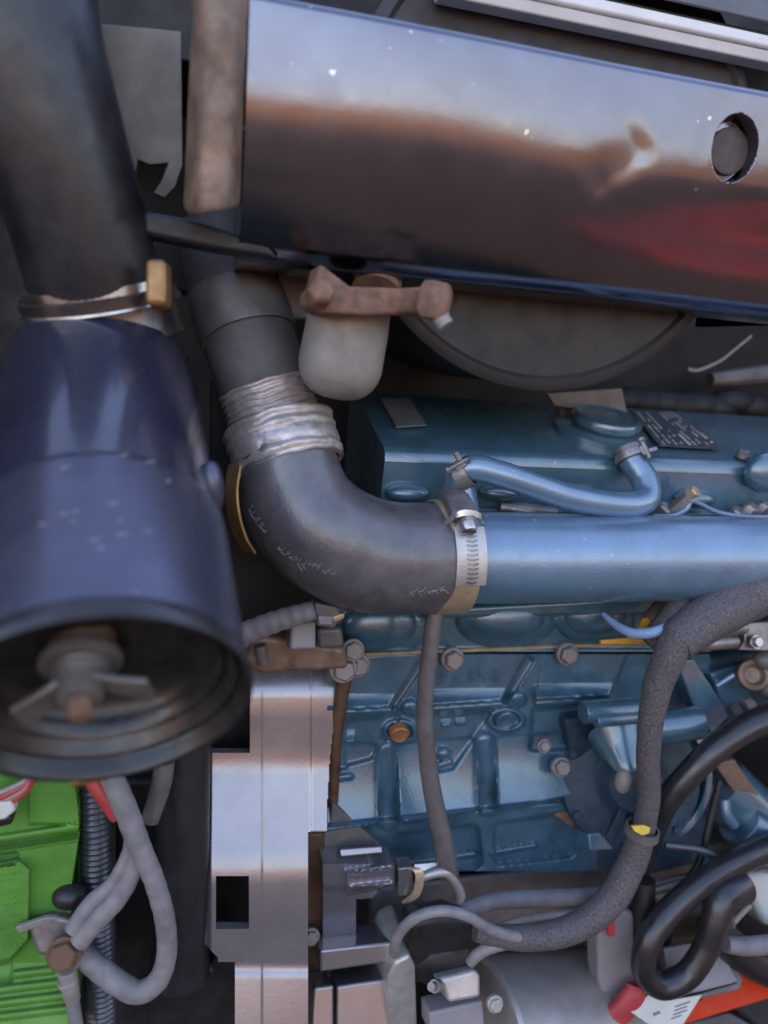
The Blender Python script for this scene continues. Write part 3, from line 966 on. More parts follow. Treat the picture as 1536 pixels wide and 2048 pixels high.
def h_block(X, Y):
    h = np.zeros(X.shape)
    # upper shelf panels: lean back, with a lip along their lower edge
    for poly in ([(640, 1318), (842, 1308), (782, 1412), (640, 1420)], [(862, 1310), (1058, 1302), (1004, 1400), (858, 1410)], [(1086, 1302), (1260, 1296), (1220, 1390), (1070, 1398)]):
        h += f_pad(X, Y, poly, 1.2, 7, 3, slope=1.5)
        y1 = poly[2][1]
        h += f_pad(X, Y, [(poly[3][0], poly[3][1] - 26), (poly[2][0] + 12, poly[2][1] - 26), poly[2], poly[3]], 0, 5, 3, slope=8)
    # second lip under each panel
    for a, c in (((640, 1428), (788, 1420)), ((858, 1419), (1012, 1408)), ((1076, 1407), (1220, 1397))):
        h += f_rib(X, Y, [a, c], 8, 5.5)
    # diagonal creases
    for pts in ([(845, 1322), (786, 1412)], [(1060, 1322), (1010, 1402)]):
        h -= f_rib(X, Y, pts, 8, 3.5)
    for poly in ([(690, 1440), (800, 1432), (740, 1520), (690, 1530)], [(860, 1430), (980, 1424), (902, 1540), (868, 1545)], [(1064, 1420), (1200, 1410), (1130, 1500), (1060, 1500)]):
        h -= f_pad(X, Y, poly, 3.5, 12, 6)
    # round bosses and core plug seats
    h += f_dome(X, Y, (822, 1416), 20, 19, 6)
    h += f_dome(X, Y, (1034, 1398), 20, 18, 6)
    h += f_boss(X, Y, (800, 1462), 34, 25, 4, 8) - f_boss(X, Y, (800, 1464), 25, 16, 4, 5)
    h += f_boss(X, Y, (1012, 1440), 38, 25, 4, 8) - f_boss(X, Y, (1012, 1440), 28, 16, 4, 5)
    # raised figures
    for x, y in ((893, 1447), (922, 1444)):
        h += f_pad(X, Y, [(x - 10, y - 5), (x + 9, y - 6), (x + 9, y + 4), (x - 10, y + 5)], 1, 4, 2, slope=3)
    h += f_pad(X, Y, [(640, 1466), (712, 1464), (712, 1482), (640, 1484)], 1, 5, 4, slope=5)
    h += f_pad(X, Y, [(640, 1502), (686, 1500), (686, 1526), (640, 1530)], 1, 5, 4, slope=5) + f_rib(X, Y, [(640, 1538), (690, 1533)], 6, 4) + f_rib(X, Y, [(640, 1560), (700, 1552)], 8, 5)
    h += f_dome(X, Y, (888, 1508), 15, 15, 5)
    h += f_rib(X, Y, [(880, 1530), (900, 1524)], 7, 3)
    # water jacket pillows, bulging outwards towards their foot
    for poly in ([(560, 1488), (756, 1488), (758, 1648), (560, 1672)], [(794, 1488), (950, 1476), (960, 1618), (800, 1645)], [(990, 1476), (1160, 1466), (1150, 1590), (994, 1618)]):
        h += f_pad(X, Y, poly, -1.0, 7, 16, slope=21)
    # posts between the pillows
    for pts in ([(770, 1500), (775, 1640)], [(970, 1484), (976, 1612)]):
        h += f_rib(X, Y, pts, 23, 8.5)
    # bottom frame and its pockets
    fr = f_pad(X, Y, [(560, 1664), (1200, 1596), (1200, 1800), (560, 1800)], 6, 12, 4)
    band = sst((Y - (1740 - X * .1 - 22)) / 40)
    for poly in ([(786, 1676), (960, 1655), (968, 1728), (776, 1748)], [(985, 1654), (1146, 1630), (1152, 1706), (984, 1724)]):
        fr -= f_pad(X, Y, poly, 8, 9, 14)
    h += fr * 1.15
    h += f_rib(X, Y, [(796, 1728), (870, 1720)], 6, 4) + f_rib(X, Y, [(895, 1716), (948, 1708)], 7, 5) + f_rib(X, Y, [(985, 1706), (1070, 1691)], 6, 4)
    h += .08 * np.sin(X * 1.1 + 2 * np.sin(Y * .5)) * np.sin(Y * 1.3 + X * .31)
    return h
bk = build('engine_block', relief(655, 1420, 1309, 1742, 2.0, YE, h_block, skirt=.06), 'bluecast', en, angle=75)
# orange core plug
p = E(799, 1468, YE - .006)
build('core_plug', B().lathe(p, (0, -1, -.25), [(-.004, .0068), (.0012, .0068), (.002, .0058), (.0012, .0045), (.001, .0001)], 28, caps=False), 'plug', bk)
p = E(1012, 1441, YE - .003)
build('core_plug', B().lathe(p, (0, -1, -.2), [(-.004, .0078), (.0006, .0078), (.0012, .0066), (.0002, .005), (.0, .0001)], 28, caps=False), 'bluecast', bk)
# head bolts sitting on the gasket line
for px, py in ((905, 1318), (1134, 1308), (716, 1330)):
    bolt(bk, E(px, py, YE - .006), (0, -1, .15), .0068, 'dullsteel')
p_ = E(900, 1335, YE - .006)
# raised foundry marks on the upper panel
def stroke_marks():
    b = B()
    Yt = YE - .0062
    def ln(x0, y0, x1, y1, r=1.7):
        p, q = E(x0, y0, Yt), E(x1, y1, Yt)
        b.tube([(p, rad(r, p)), (q, rad(r, q))], 1, 6)
    # small strokes in the order they show: a 2-like figure, a slash, then four squat capitals
    ln(880, 1356, 896, 1353); ln(896, 1353, 893, 1360); ln(893, 1360, 875, 1370); ln(875, 1370, 889, 1366)
    ln(918, 1361, 910, 1374, 2.2)
    ln(930, 1351, 915, 1356); ln(915, 1356, 917, 1368); ln(917, 1368, 930, 1366)
    ln(952, 1350, 941, 1353); ln(941, 1353, 952, 1358); ln(952, 1358, 941, 1366)
    ln(961, 1351, 976, 1349); ln(968, 1350, 968, 1366)
    ln(1004, 1348, 990, 1351); ln(990, 1351, 988, 1366); ln(988, 1366, 1002, 1365); ln(996, 1358, 1002, 1358)
    return b
build('cast_mark', stroke_marks(), 'bluecast', bk)
# fuel line, union and clip above the manifold
fl = thing('fuel_line', 'thin pale fuel return line with a small union bolt above the manifold', 'fuel line', E(1380, 1000, .445))
build('pipe', B().tube(tpts([(1305, 1034, .44, 6), (1345, 1032, .44, 6), (1372, 1018, .44, 6), (1382, 1002, .44, 6), (1400, 1008, .44, 5), (1440, 1026, .44, 5), (1500, 1034, .44, 5), (1600, 1034, .44, 5)]), 8, 10), 'bluepipe', fl)
build('union', B().tube(tpts([(1344, 1024, .447, 17), (1366, 1004, .444, 16), (1378, 994, .442, 14)]), 5, 6), 'housingdark', fl, .0006)
p = E(1384, 986, .441)
build('bolt_head', B().lathe(p, (.35, -.6, .6), [(-.003, .0046), (.003, .0046), (.0038, .0038)], 6), 'brass', fl, .0004)
for px, py, r in ((1330, 1022, 20), (1500, 1020, 16), (1526, 1016, 14), (1475, 1030, 18)):
    p = E(px, py, .45)
    build('injector_nut', B().lathe(p, (.2, -.5, .8), [(-.006, rad(r, p)), (.003, rad(r, p)), (.0045, rad(r * .8, p))], 6), 'dullsteel', fl, .0006)
b = B()
for k in range(6):
    p = E(1020 + k * 34, 1020 + 4 * math.sin(k * 2), .452)
    b.ball(p, rad(13 + 4 * (k % 2), p), (1.3, 1, .8), 10)
tag(build('injector_fitting', B().tube(tpts([(1000, 1014, .455, 12), (1060, 1022, .45, 15), (1110, 1026, .45, 12)]), 8, 12), 'dullsteel'), 'dull steel fitting half hidden under the blue breather hose', 'fitting')

# ------------------------------------------------------------------ blue breather hose with its two clamps
bh = tag(build('breather_hose', B().tube(tpts([(914, 985, .432, 27), (922, 950, .428, 27), (948, 936, .424, 27), (1000, 948, .42, 27), (1060, 968, .418, 27), (1130, 992, .418, 27), (1200, 1006, .42, 27), (1262, 1010, .424, 27), (1292, 996, .43, 27), (1290, 962, .438, 27), (1270, 930, .446, 27), (1256, 905, .452, 27)]), 12, 32), 'bluepipe'),
         'blue painted breather hose with an S bend lying above the intake manifold', 'hose')
def small_clamp(p, ax, r, label):
    t = thing('hose_clamp', label, 'clamp', p)
    ax = ax.normalized()
    b = B().lathe(p - ax * .004, ax, [(0, r * .95), (0, r * 1.08), (.003, r * 1.10), (.003, r * 1.04), (.0055, r * 1.04), (.0055, r * 1.10), (.0085, r * 1.08), (.0085, r * .95)], 40, caps=False)
    build('band', b, 'dullsteel', t, angle=40)
    sd = ax.cross(F).normalized()
    if sd.z < 0: sd = -sd
    k = -F * r * .85 + sd * r * .75
    build('ear', B().box(p + k, (ax, sd, F), (.007, .005, .004)), 'dullsteel', t, .0006)
    build('ear', B().box(p + k * 1.15 + ax * .0015 + sd * .004, (ax, sd, F), (.003, .006, .003)), 'dullsteel', t, .0006)
    build('screw', B().lathe(p + k * 1.1 - ax * .008, ax, [(0, .0030), (.002, .0030), (.0025, .0018), (.015, .0018)], 12), 'dullsteel', t)
pA = E(926, 950, .426)
small_clamp(pA, E(960, 938, .423) - E(916, 962, .43), rad(28, pA), 'dull spring clamp on the left end of the blue breather hose')
pB = E(1258, 908, .450)
small_clamp(pB, E(1270, 935, .445) - E(1250, 890, .455), rad(29, pB), 'dull spring clamp at the breather hose end next to filler cap')
# clutter behind the cover at the right
random.seed(5)
rag = thing('sealing_foam', 'dark crumpled foam strip lying behind the valve cover at the right', 'foam', E(1400, 780, .58))
b = B()
for k in range(9):
    p = E(1250 + 36 * k, 800 + 2.2 * k + random.uniform(-8, 8), .60)
    b.ball(p, rad(46, p), (1.3, .7, .62), 12)
build('strip', b, 'bay', rag)
tag(build('torn_edge', B().strip([E(1376, 738, .56), E(1398, 740, .56), E(1440, 722, .56), E(1466, 702, .56), E(1503, 672, .56)], (.1, .2, 1), .0028, .001), 'castgrey'),
    'thin bent bright metal edge in the dark gap behind the muffler drum', 'metal strip')
tag(build('wall_ridge', B().tube(tpts([(1420, 760, .6, 14), (1500, 752, .6, 18), (1600, 740, .6, 20)]), 6, 10), 'housingdark'), 'dim grey lump in the dark gap right of the bent bright edge', 'bracket')

# ================================================================== flywheel housing
YF = .435
fh = thing('flywheel_housing', 'grey flywheel housing with dark windows left of blue engine block', 'housing', E(560, 2000, YF))
def h_hous(X, Y):
    # integrate a slope profile down the picture: degrees of upward lean
    ys = np.linspace(1290, 2070, 800)
    key_y = [1290, 1318, 1335, 1372, 1398, 1440, 1490, 1515, 1550, 1700, 1732, 1770, 1850, 1925, 1945, 1960, 2070]
    key_a = [70, 60, 42, 38, 18, 12, 14, 17, 31, 36, 31, 17, 14, 16, 45, 33, 31]
    a = np.interp(ys, key_y, key_a)
    pxmm = .31
    tl, kk = np.tan(np.radians(a)), np.tan(np.radians(12) + np.arctan((ys - 1024) / FPX))
    h = np.cumsum(tl / (1 + kk * tl) * pxmm * (ys[1] - ys[0]))
    h = h - np.interp(1600, ys, h)
    H = np.interp(Y, ys, h)
    # flange along the right edge and joint line
    H += .9 * sst((X - 622) / 6 + .5) * sst((1668 - Y) / 6)
    H -= .5 * sst((X - 524) / 6 + .5)
    H -= 4 * sst((424 - X) / 14)
    # left strip with windows stands in front
    return H
def right_edge(Y):
    return np.interp(Y, [1300, 1330, 1400, 1460, 1530, 1600, 1664, 1666, 2070], [706, 690, 676, 667, 660, 656, 655, 618, 618])
def m_hous(X, Y):
    k = X < right_edge(Y)
    k &= ~((X > 440) & (X < 500) & (Y > 1380) & (Y < 1506))
    k &= ~((X > 432) & (X < 497) & (Y > 1752) & (Y < 1858))
    k &= ~((Y < 1506) & (X < 500))
    k &= ~((X < 436) & (Y > 1880 + (X - 400) * 1.0))
    k &= ~((X < 470) & (Y > 1925))
    return k
build('shell', relief(410, 712, 1318, 2060, 2.0, YF, h_hous, m_hous, skirt=.006), 'housing', fh, angle=50)
# dark interior box behind the windows
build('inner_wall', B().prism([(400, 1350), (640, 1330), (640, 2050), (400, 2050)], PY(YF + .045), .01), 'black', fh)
# rim standing behind, rusty
b = B().tube(tpts([(702, 1318, .452, 16), (690, 1360, .452, 14), (682, 1400, .452, 14), (674, 1460, .452, 13), (668, 1530, .452, 13), (664, 1600, .452, 13), (662, 1660, .452, 13)]), 8, 14)
build('rim', b, 'rustedge', fh)
bolt(fh, E(686, 1338, .445), (0, -1, .2), .0075, 'dullsteel')
build('seam_post', B().prism([(612, 1668), (650, 1668), (648, 1940), (628, 1960), (626, 2060), (606, 2060)], PY(YF + .006), .03), 'rustedge', fh, .002)
bolt(fh, E(622, 1874, .431), (0, -1, .3), .005, 'dullsteel')

# dark gusset and mount casting right of it
gp = thing('gusset_plate', 'dark grey triangular gusset plate in front of block lower corner', 'plate', E(700, 1690, .44))
build('plate', B().prism([(664, 1606), (764, 1692), (758, 1702), (690, 1706), (676, 1742), (626, 1742), (616, 1668), (658, 1666)], PY(.444), .008), 'housingdark', gp, .001)
mb = thing('mount_casting', 'dusty grey stepped mount casting below the dark gusset plate', 'mount', E(700, 1800, .43))
build('upper_bar', B().prism([(680, 1698), (764, 1692), (766, 1706), (682, 1714)], tilt(720, 1700, .43, 30), .02), 'housing', mb, .001)
build('middle_bar', B().prism([(684, 1716), (760, 1712), (762, 1728), (688, 1738)], PY(.438), .02), 'rustedge', mb, .001)
def h_mount(X, Y):
    H = 7 * sst((1776 - Y) / -14 + .5) * -1
    H += f_pad(X, Y, [(690, 1742), (788, 1728), (790, 1770), (690, 1786)], 5, 8, 4, slope=4)
    H -= f_pad(X, Y, [(696, 1750), (782, 1742), (782, 1760), (696, 1770)], 3, 6, 4)
    H += f_rib(X, Y, [(700, 1752), (776, 1743)], 8, 4)
    return H
def m_mount(X, Y):
    return ~((Y > 1800 - (X - 712) * .1) & (X > 712)) & ~((Y > 1770) & (X > 740) & (Y > 1800 - (X - 740)))
build('body', relief(646, 790, 1728, 1876, 2.0, .425, h_mount, m_mount, skirt=.02), 'housing', mb, angle=60)
build('foot', B().prism([(640, 1900), (786, 1884), (786, 1925), (640, 1946)], tilt(700, 1910, .415, 16), .03), 'housing', mb, .002)
build('lower_face', B().prism([(628, 1975), (668, 1970), (668, 2070), (624, 2070)], tilt(650, 2010, .41, 24), .03), 'housing', mb, .002)
build('lower_face', B().prism([(674, 1972), (780, 1956), (784, 2070), (674, 2070)], tilt(720, 2010, .408, 24), .03), 'housing', mb, .002)

# sensor clip
cl = thing('sensor_clip', 'bright metal wire clip with gold band below the lower block pockets', 'clip', E(860, 1770, .425))
build('body', B().prism([(796, 1738), (826, 1734), (828, 1790), (796, 1794)], PY(.425), .012), 'housing', cl, .001)
build('gold_band', B().strip([E(822, 1736, .424), E(838, 1744, .42), E(838, 1770, .419), E(830, 1790, .42), E(812, 1804, .424)], (.9, -.3, .2), .006, .002), 'brass', cl)
build('hook', B().tube(tpts([(836, 1756, .422, 9), (880, 1744, .42, 10), (900, 1752, .42, 9), (922, 1788, .42, 9), (914, 1812, .422, 6)]), 8, 12), 'aluminium', cl)
build('top_plate', B().prism([(828, 1728), (886, 1722), (890, 1738), (830, 1746)], tilt(860, 1735, .424, 35), .004), 'steel', cl, .0006)

# ================================================================== starter motor
sm = thing('starter_motor', 'grey starter motor with dark solenoid at the bottom of the photo', 'starter', E(1000, 2040, .41))
s0, s1 = E(955, 2104, .41), E(1196, 2072, .425)
axs = (s1 - s0).normalized()
Ls = (s1 - s0).length
rs = rad(168, s0)
build('body', B().lathe(s0, axs, [(0, rs * .96), (.001, rs), (Ls, rs), (Ls + .001, rs * .97)], 96), 'starter', sm, angle=40)
build('joint_ring', B().lathe(s0 - axs * .003, axs, [(0, rs * .98), (0, rs * 1.03), (.0045, rs * 1.035), (.005, rs * .98)], 96, caps=False), 'aluminium', sm)
build('end_ring', B().lathe(s1 - axs * .0005, axs, [(0, rs * .99), (0, rs * 1.03), (.0035, rs * 1.03), (.0035, rs * .99)], 96, caps=False), 'brass', sm)
build('end_cap', B().lathe(s1 + axs * .003, axs, [(0, rs * .98), (.012, rs * .97), (.016, rs * .9), (.016, .001)], 72, caps=False), 'housingdark', sm)
build('drive_flange', B().prism([(776, 1956), (790, 1925), (820, 1910), (832, 1936), (836, 2070), (776, 2070)], PY(.40), .05), 'aluminium', sm, .003)
d0, d1 = E(826, 1900, .42), E(960, 1880, .42)
axd = (d1 - d0).normalized()
build('solenoid', B().lathe(d0, axd, [(-.010, .010), (-.008, .017), (.004, .020), (.006, .0215), (.034, .0215), (.037, .019), (.037, .001)], 48, caps=False), 'black', sm)
build('solenoid_cap', B().prism([(812, 1846), (900, 1832), (950, 1850), (956, 1910), (930, 1950), (824, 1962)], PY(.402), .02), 'black', sm, .006)
build('terminal_block', B().prism([(872, 1958), (950, 1938), (962, 1950), (962, 1996), (898, 2008), (886, 1974)], tilt(920, 1970, .388, 25), .02), 'aluminium', sm, .003)
build('lower_block', B().prism([(858, 2026), (966, 2002), (972, 2070), (860, 2070)], tilt(910, 2030, .388, 15), .02), 'greyplastic', sm, .002)
build('terminal_stud', B().lathe(E(872, 1972, .385), (-.6, -.5, .5), [(-.004, .004), (.003, .004), (.003, .0028), (.008, .0028)], 12), 'dullsteel', sm)
bolt(sm, E(990, 2008, .378), (0, -1, .3), .0045, 'aluminium')
build('brush_cover', B().prism([(1196, 1830), (1240, 1818), (1272, 1830), (1276, 1990), (1216, 2036), (1198, 1960)], PY(.405), .02), 'greyplastic', sm, .004)
# ================================================================== injection pump and front drive (right side)
pu = thing('injection_pump', 'dark blue injection pump with round drum and crescent rim behind the braided loom', 'pump', E(1270, 1700, .44))
pc_ = E(1262, 1560, .44)
axp = V((-.22, -.92, .30)).normalized()
rp = rad(150, pc_)
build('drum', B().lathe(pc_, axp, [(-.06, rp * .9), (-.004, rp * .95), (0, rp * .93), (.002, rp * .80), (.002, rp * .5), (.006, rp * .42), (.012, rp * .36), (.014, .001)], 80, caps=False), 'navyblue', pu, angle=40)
pr_ = E(1290, 1552, .448)
build('rim', B().lathe(pr_ - axp * .012, axp, [(-.03, rp * .90), (-.03, rp * .985), (.004, rp * 1.0), (.0055, rp * .985), (.0055, rp * .90)], 80, caps=False), 'bluecast', pu, angle=50)
for k in range(7):
    a_ = math.radians(20 + 51 * k)
    u1 = axp.cross(V((0, 0, 1))).normalized(); v1 = u1.cross(axp)
    bolt(pu, pc_ + axp * .0012 + (u1 * math.cos(a_) + v1 * math.sin(a_)) * rp * .86, axp, .0034, 'navyblue')
build('rib', B().strip([pc_ + axp * .003 - u1 * rp * .78 - v1 * rp * .2, pc_ + axp * .006 - u1 * rp * .3 - v1 * rp * .1, pc_ + axp * .008], axp, .008, .006), 'navyblue', pu, .001)
build('rib', B().strip([pc_ + axp * .003 + u1 * rp * .3 - v1 * rp * .74, pc_ + axp * .006 + u1 * rp * .12 - v1 * rp * .3, pc_ + axp * .008], axp, .008, .006), 'navyblue', pu, .001)
p0, p1 = E(1250, 1560, .425), E(1252, 1500, .415)
build('nose', B().tube(tpts([(1236, 1470, .44, 60), (1244, 1500, .43, 44), (1252, 1530, .42, 30), (1254, 1540, .418, 24)]), 8, 28), 'blue', pu)
build('knob', B().ball(E(1246, 1562, .413), rad(22, E(1246, 1562, .413)), (.75, .8, 1.2)), 'castgrey', pu)
build('upper_tube', B().tube(tpts([(1165, 1425, .43, 22), (1270, 1418, .43, 24)]), 4, 24), 'bluecast', pu, .001)
build('upper_tube', B().tube(tpts([(1190, 1442, .425, 14), (1270, 1434, .425, 14)]), 4, 18), 'bluecast', pu, .001)
build('cross_tube', B().tube(tpts([(1300, 1456, .425, 33), (1388, 1446, .425, 33), (1396, 1445, .425, 27)]), 4, 28), 'bluecast', pu, .002)
build('arm', B().prism([(1352, 1322), (1388, 1316), (1462, 1432), (1424, 1470), (1392, 1424)], tilt(1400, 1390, .438, 12), .012), 'bluecast', pu, .002)
build('side_or_reflector_plate', B().prism([(1130, 1440), (1200, 1430), (1230, 1560), (1180, 1640), (1160, 1600)], PY(.452), .02), 'navyblue', pu, .003)
bolt(pu, E(1088, 1492, .446), (0, -1, .3), .0042, 'dullsteel')
bolt(pu, E(1122, 1534, .445), (0, -1, .3), .0060, 'dullsteel')
build('bottom_flange', B().prism([(1176, 1668), (1240, 1658), (1242, 1700), (1180, 1704)], tilt(1210, 1680, .43, 20), .02), 'bluecast', pu, .002)
build('brown_pad', B().prism([(1040, 1545), (1140, 1555), (1170, 1640), (1150, 1660), (1060, 1600)], tilt(1100, 1590, .457, 6), .006), 'bracket', pu, .002)
# governor housing and fittings upper right
gv = thing('governor_housing', 'blue governor housing with brass and steel fittings under the thick loom', 'housing', E(1480, 1420, .45))
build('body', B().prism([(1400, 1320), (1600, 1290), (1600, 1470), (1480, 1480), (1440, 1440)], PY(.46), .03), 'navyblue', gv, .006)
build('cover', B().prism([(1420, 1345), (1490, 1325), (1510, 1400), (1450, 1420)], tilt(1460, 1370, .45, 20), .01), 'bluecast', gv, .003)
build('lever', B().tube(tpts([(1432, 1372, .443, 5), (1466, 1350, .443, 6)]), 4, 10), 'bluepipe', gv)
build('brass_ring', B().lathe(E(1506, 1350, .438), (-.3, -.8, .4), [(-.006, rad(30, E(1506, 1350, .438))), (.002, rad(30, E(1506, 1350, .438))), (.003, rad(22, E(1506, 1350, .438))), (-.001, rad(15, E(1506, 1350, .438))), (-.001, .0001)], 28, caps=False), 'bracket', gv)
build('fitting', B().tube(tpts([(1464, 1426, .436, 17), (1482, 1418, .434, 19)]), 3, 6), 'housingdark', gv, .0006)
build('fitting', B().tube(tpts([(1488, 1416, .434, 16), (1506, 1410, .434, 14)]), 3, 14), 'castgrey', gv, .0006)
build('lever_bracket', B().prism([(1488, 1246), (1600, 1238), (1600, 1290), (1530, 1302), (1478, 1300), (1490, 1280)], tilt(1520, 1270, .43, 20), .008), 'dullsteel', gv, .001)
bolt(gv, E(1512, 1284, .424), (0, -1, .4), .0042, 'steel')
for px, py in ((1536, 1320), (1548, 1380)):
    build('fitting', B().ball(E(px, py, .44), rad(28, E(px, py, .44)), (1.2, .8, .8)), 'housingdark', gv)
for y0, x0, x1 in ((1258, 1418, 1484), (1286, 1404, 1466)):
    tag(build('hose_stub', B().tube(tpts([(x0 - 30, y0 + 6, .425, 13), (x0, y0 + 2, .425, 14), (x1, y0 - 3, .425, 14), (x1 + 3, y0 - 3, .425, 10)]), 4, 16), 'dullsteel'),
        ('upper' if y0 < 1270 else 'lower') + ' of two short pale tubes sticking out under the loom', 'tube')
# lower right blue pipework
lp = thing('fuel_filter_head', 'blue pipe elbow and filter head at the right edge below the thick black hose', 'filter', E(1500, 1700, .45))
build('body', B().tube(tpts([(1430, 1560, .46, 60), (1480, 1610, .455, 62), (1530, 1660, .45, 66), (1580, 1700, .45, 66)]), 8, 32), 'blue', lp)
build('collar', B().tube(tpts([(1476, 1640, .44, 46), (1510, 1668, .437, 52), (1540, 1694, .436, 54)]), 6, 28), 'bluecast', lp, .001)
build('pipe', B().tube(tpts([(1448, 1598, .44, 12), (1452, 1628, .436, 11), (1468, 1650, .434, 11)]), 6, 14), 'bluepipe', lp)
build('brown_strap', B().prism([(1430, 1530), (1470, 1520), (1524, 1600), (1490, 1616)], PY(.436), .004), 'bracket', lp, .001)
build('shelf', B().prism([(1300, 1716), (1600, 1660), (1600, 1700), (1300, 1750)], PY(.47), .04), 'housingdark', lp, .003)

# ================================================================== hanging cables and hoses
def cable(name, label, cat, lst, m, sub=10, seg=20, rmod=None, group=None):
    return tag(build(name, B().tube(tpts(lst), sub, seg, rmod), m, angle=70), label, cat, group)

random.seed(9)
def braid(p1, k1, amp):
    return lambda s, a: 1 + amp * .3 * (math.sin(s * p1 + 3 * a) * math.sin(s * p1 - 3 * a)) + .012 * math.sin(s * 240 + a)
loom = thing('wiring_loom', 'thick braided black wiring loom curving down in front of injection pump', 'wiring loom', E(1350, 1290, .395))
build('main_sleeve', B().tube(tpts([(1640, 1120, .41, 54), (1560, 1156, .405, 52), (1490, 1194, .40, 50), (1430, 1228, .395, 47), (1382, 1260, .392, 43), (1350, 1286, .39, 39)]), 40, 36, braid(700, 3, .03)), 'loom', loom, angle=80)
build('side_sleeve', B().tube(tpts([(1400, 1170, .42, 30), (1370, 1200, .415, 32), (1345, 1240, .41, 30), (1300, 1290, .41, 26)]), 14, 20, braid(800, 3, .03)), 'loom', loom, angle=80)
build('branch_sleeve', B().tube(tpts([(1362, 1268, .389, 34), (1340, 1310, .389, 32), (1316, 1370, .39, 29), (1302, 1440, .39, 25), (1296, 1520, .392, 23), (1298, 1590, .394, 22), (1288, 1660, .395, 22)]), 34, 26, braid(900, 3, .028)), 'loom', loom, angle=80)
build('lower_sleeve', B().tube(tpts([(1288, 1660, .395, 26), (1262, 1730, .395, 28), (1222, 1800, .392, 29), (1160, 1850, .39, 28), (1090, 1872, .388, 26), (1010, 1874, .388, 23), (950, 1866, .39, 16)]), 26, 26, braid(900, 3, .022)), 'loom', loom, angle=80)
build('tail_wire', B().tube(tpts([(1040, 1876, .385, 12), (985, 1860, .38, 11), (930, 1830, .378, 11), (880, 1822, .378, 11), (830, 1836, .382, 11), (796, 1870, .39, 11), (788, 1905, .40, 11)]), 10, 14), 'cable', loom)
build('tail_wire', B().tube(tpts([(1060, 1880, .388, 14), (1000, 1888, .386, 13), (960, 1905, .386, 12), (940, 1925, .388, 11)]), 8, 14), 'cable', loom)
tie = tag(build('cable_tie', B().lathe(E(1284, 1662, .394), (E(1262, 1730, .395) - E(1298, 1590, .394)), [(-.003, rad(29, E(1284, 1662, .394))), (-.003, rad(33, E(1284, 1662, .394))), (.003, rad(34, E(1284, 1662, .394))), (.003, rad(29, E(1284, 1662, .394)))], 28, caps=False), 'housingdark'),
          'dull tape band around the braided loom behind the yellow tag', 'tape')
tag(build('cable_tag', B().prism([(1262, 1652), (1288, 1650), (1302, 1656), (1298, 1668), (1286, 1672), (1270, 1664)], tilt(1280, 1660, .376, 25, -20), .004), 'yellow', None, .0008), 'small yellow tag stuck on the braided loom', 'tag')
cable('blue_wire', 'short pale blue wire looping out of the thick braided loom', 'wire', [(1206, 1228, .43, 5), (1232, 1250, .42, 8), (1264, 1266, .408, 10), (1300, 1266, .40, 11), (1332, 1256, .398, 10), (1350, 1250, .40, 9)], 'wireblue')
og = thing('orange_dipstick_tag', 'bright orange plastic pull tag under the pale blue wire', 'tag', E(1250, 1280, .43))
build('tongue', B().prism([(1202, 1280), (1252, 1276), (1268, 1268), (1296, 1270), (1290, 1284), (1262, 1288), (1204, 1288)], tilt(1250, 1280, .425, 20), .003), 'orange', og, .0006)
build('grip', B().prism([(1288, 1236), (1312, 1232), (1308, 1252), (1296, 1270), (1276, 1262)], tilt(1295, 1250, .425, 20), .003), 'orange', og, .0006)
build('sleeve', B().tube(tpts([(1298, 1244, .428, 17), (1320, 1222, .43, 20), (1338, 1200, .432, 20)]), 6, 16), 'bracket', og)
cable('heater_hose', 'shiny thick black hose arching from the right edge down behind the loom', 'hose', [(1660, 1404, .405, 30), (1580, 1424, .402, 29), (1500, 1452, .40, 28), (1430, 1498, .398, 26), (1372, 1556, .40, 25), (1330, 1608, .405, 24), (1300, 1680, .415, 23), (1276, 1740, .43, 23)], 'gloss_rubber', 12, 30)
lh = tag(build('looped_hose', B().tube(tpts([(1570, 1684, .41, 24), (1490, 1716, .40, 25), (1410, 1762, .392, 25), (1340, 1822, .388, 25), (1298, 1880, .384, 25), (1288, 1940, .382, 25), (1322, 1972, .379, 25), (1374, 1950, .377, 25), (1412, 1896, .377, 25), (1430, 1840, .379, 27), (1446, 1794, .384, 33), (1476, 1770, .392, 37)]), 14, 30), 'gloss_rubber'),
         'black rubber hose bent in a tight loop at the lower right', 'hose')
cable('inner_hose', 'matt black hose running straight down behind the looped hose', 'hose', [(1288, 1760, .41, 22), (1288, 1830, .405, 24), (1300, 1900, .402, 26), (1310, 1950, .402, 26)], 'black')
# darker tangle behind the looped hose
cable('thin_wire', 'thin black wire dropping past the brown rail behind the looped hose', 'wire', [(1440, 1560, .43, 7), (1420, 1640, .425, 7), (1400, 1720, .42, 7), (1360, 1790, .415, 7), (1330, 1900, .41, 7)], 'black')
cable('thin_wire', 'thin dark wire curving above the pale plastic bottle', 'wire', [(1330, 1690, .42, 8), (1400, 1700, .412, 8), (1470, 1730, .405, 8), (1560, 1728, .40, 8)], 'conduit')
cable('flat_hose', 'wide dull black hose passing under the pale plastic bottle at the right edge', 'hose', [(1420, 1850, .40, 30), (1480, 1906, .397, 34), (1540, 1936, .396, 36), (1640, 1950, .40, 36)], 'rubber')
cable('thin_wire', 'thin grey wire along the pan above the starter body', 'wire', [(930, 1880, .425, 7), (1040, 1840, .425, 7), (1140, 1826, .425, 7), (1260, 1812, .42, 7)], 'cable')
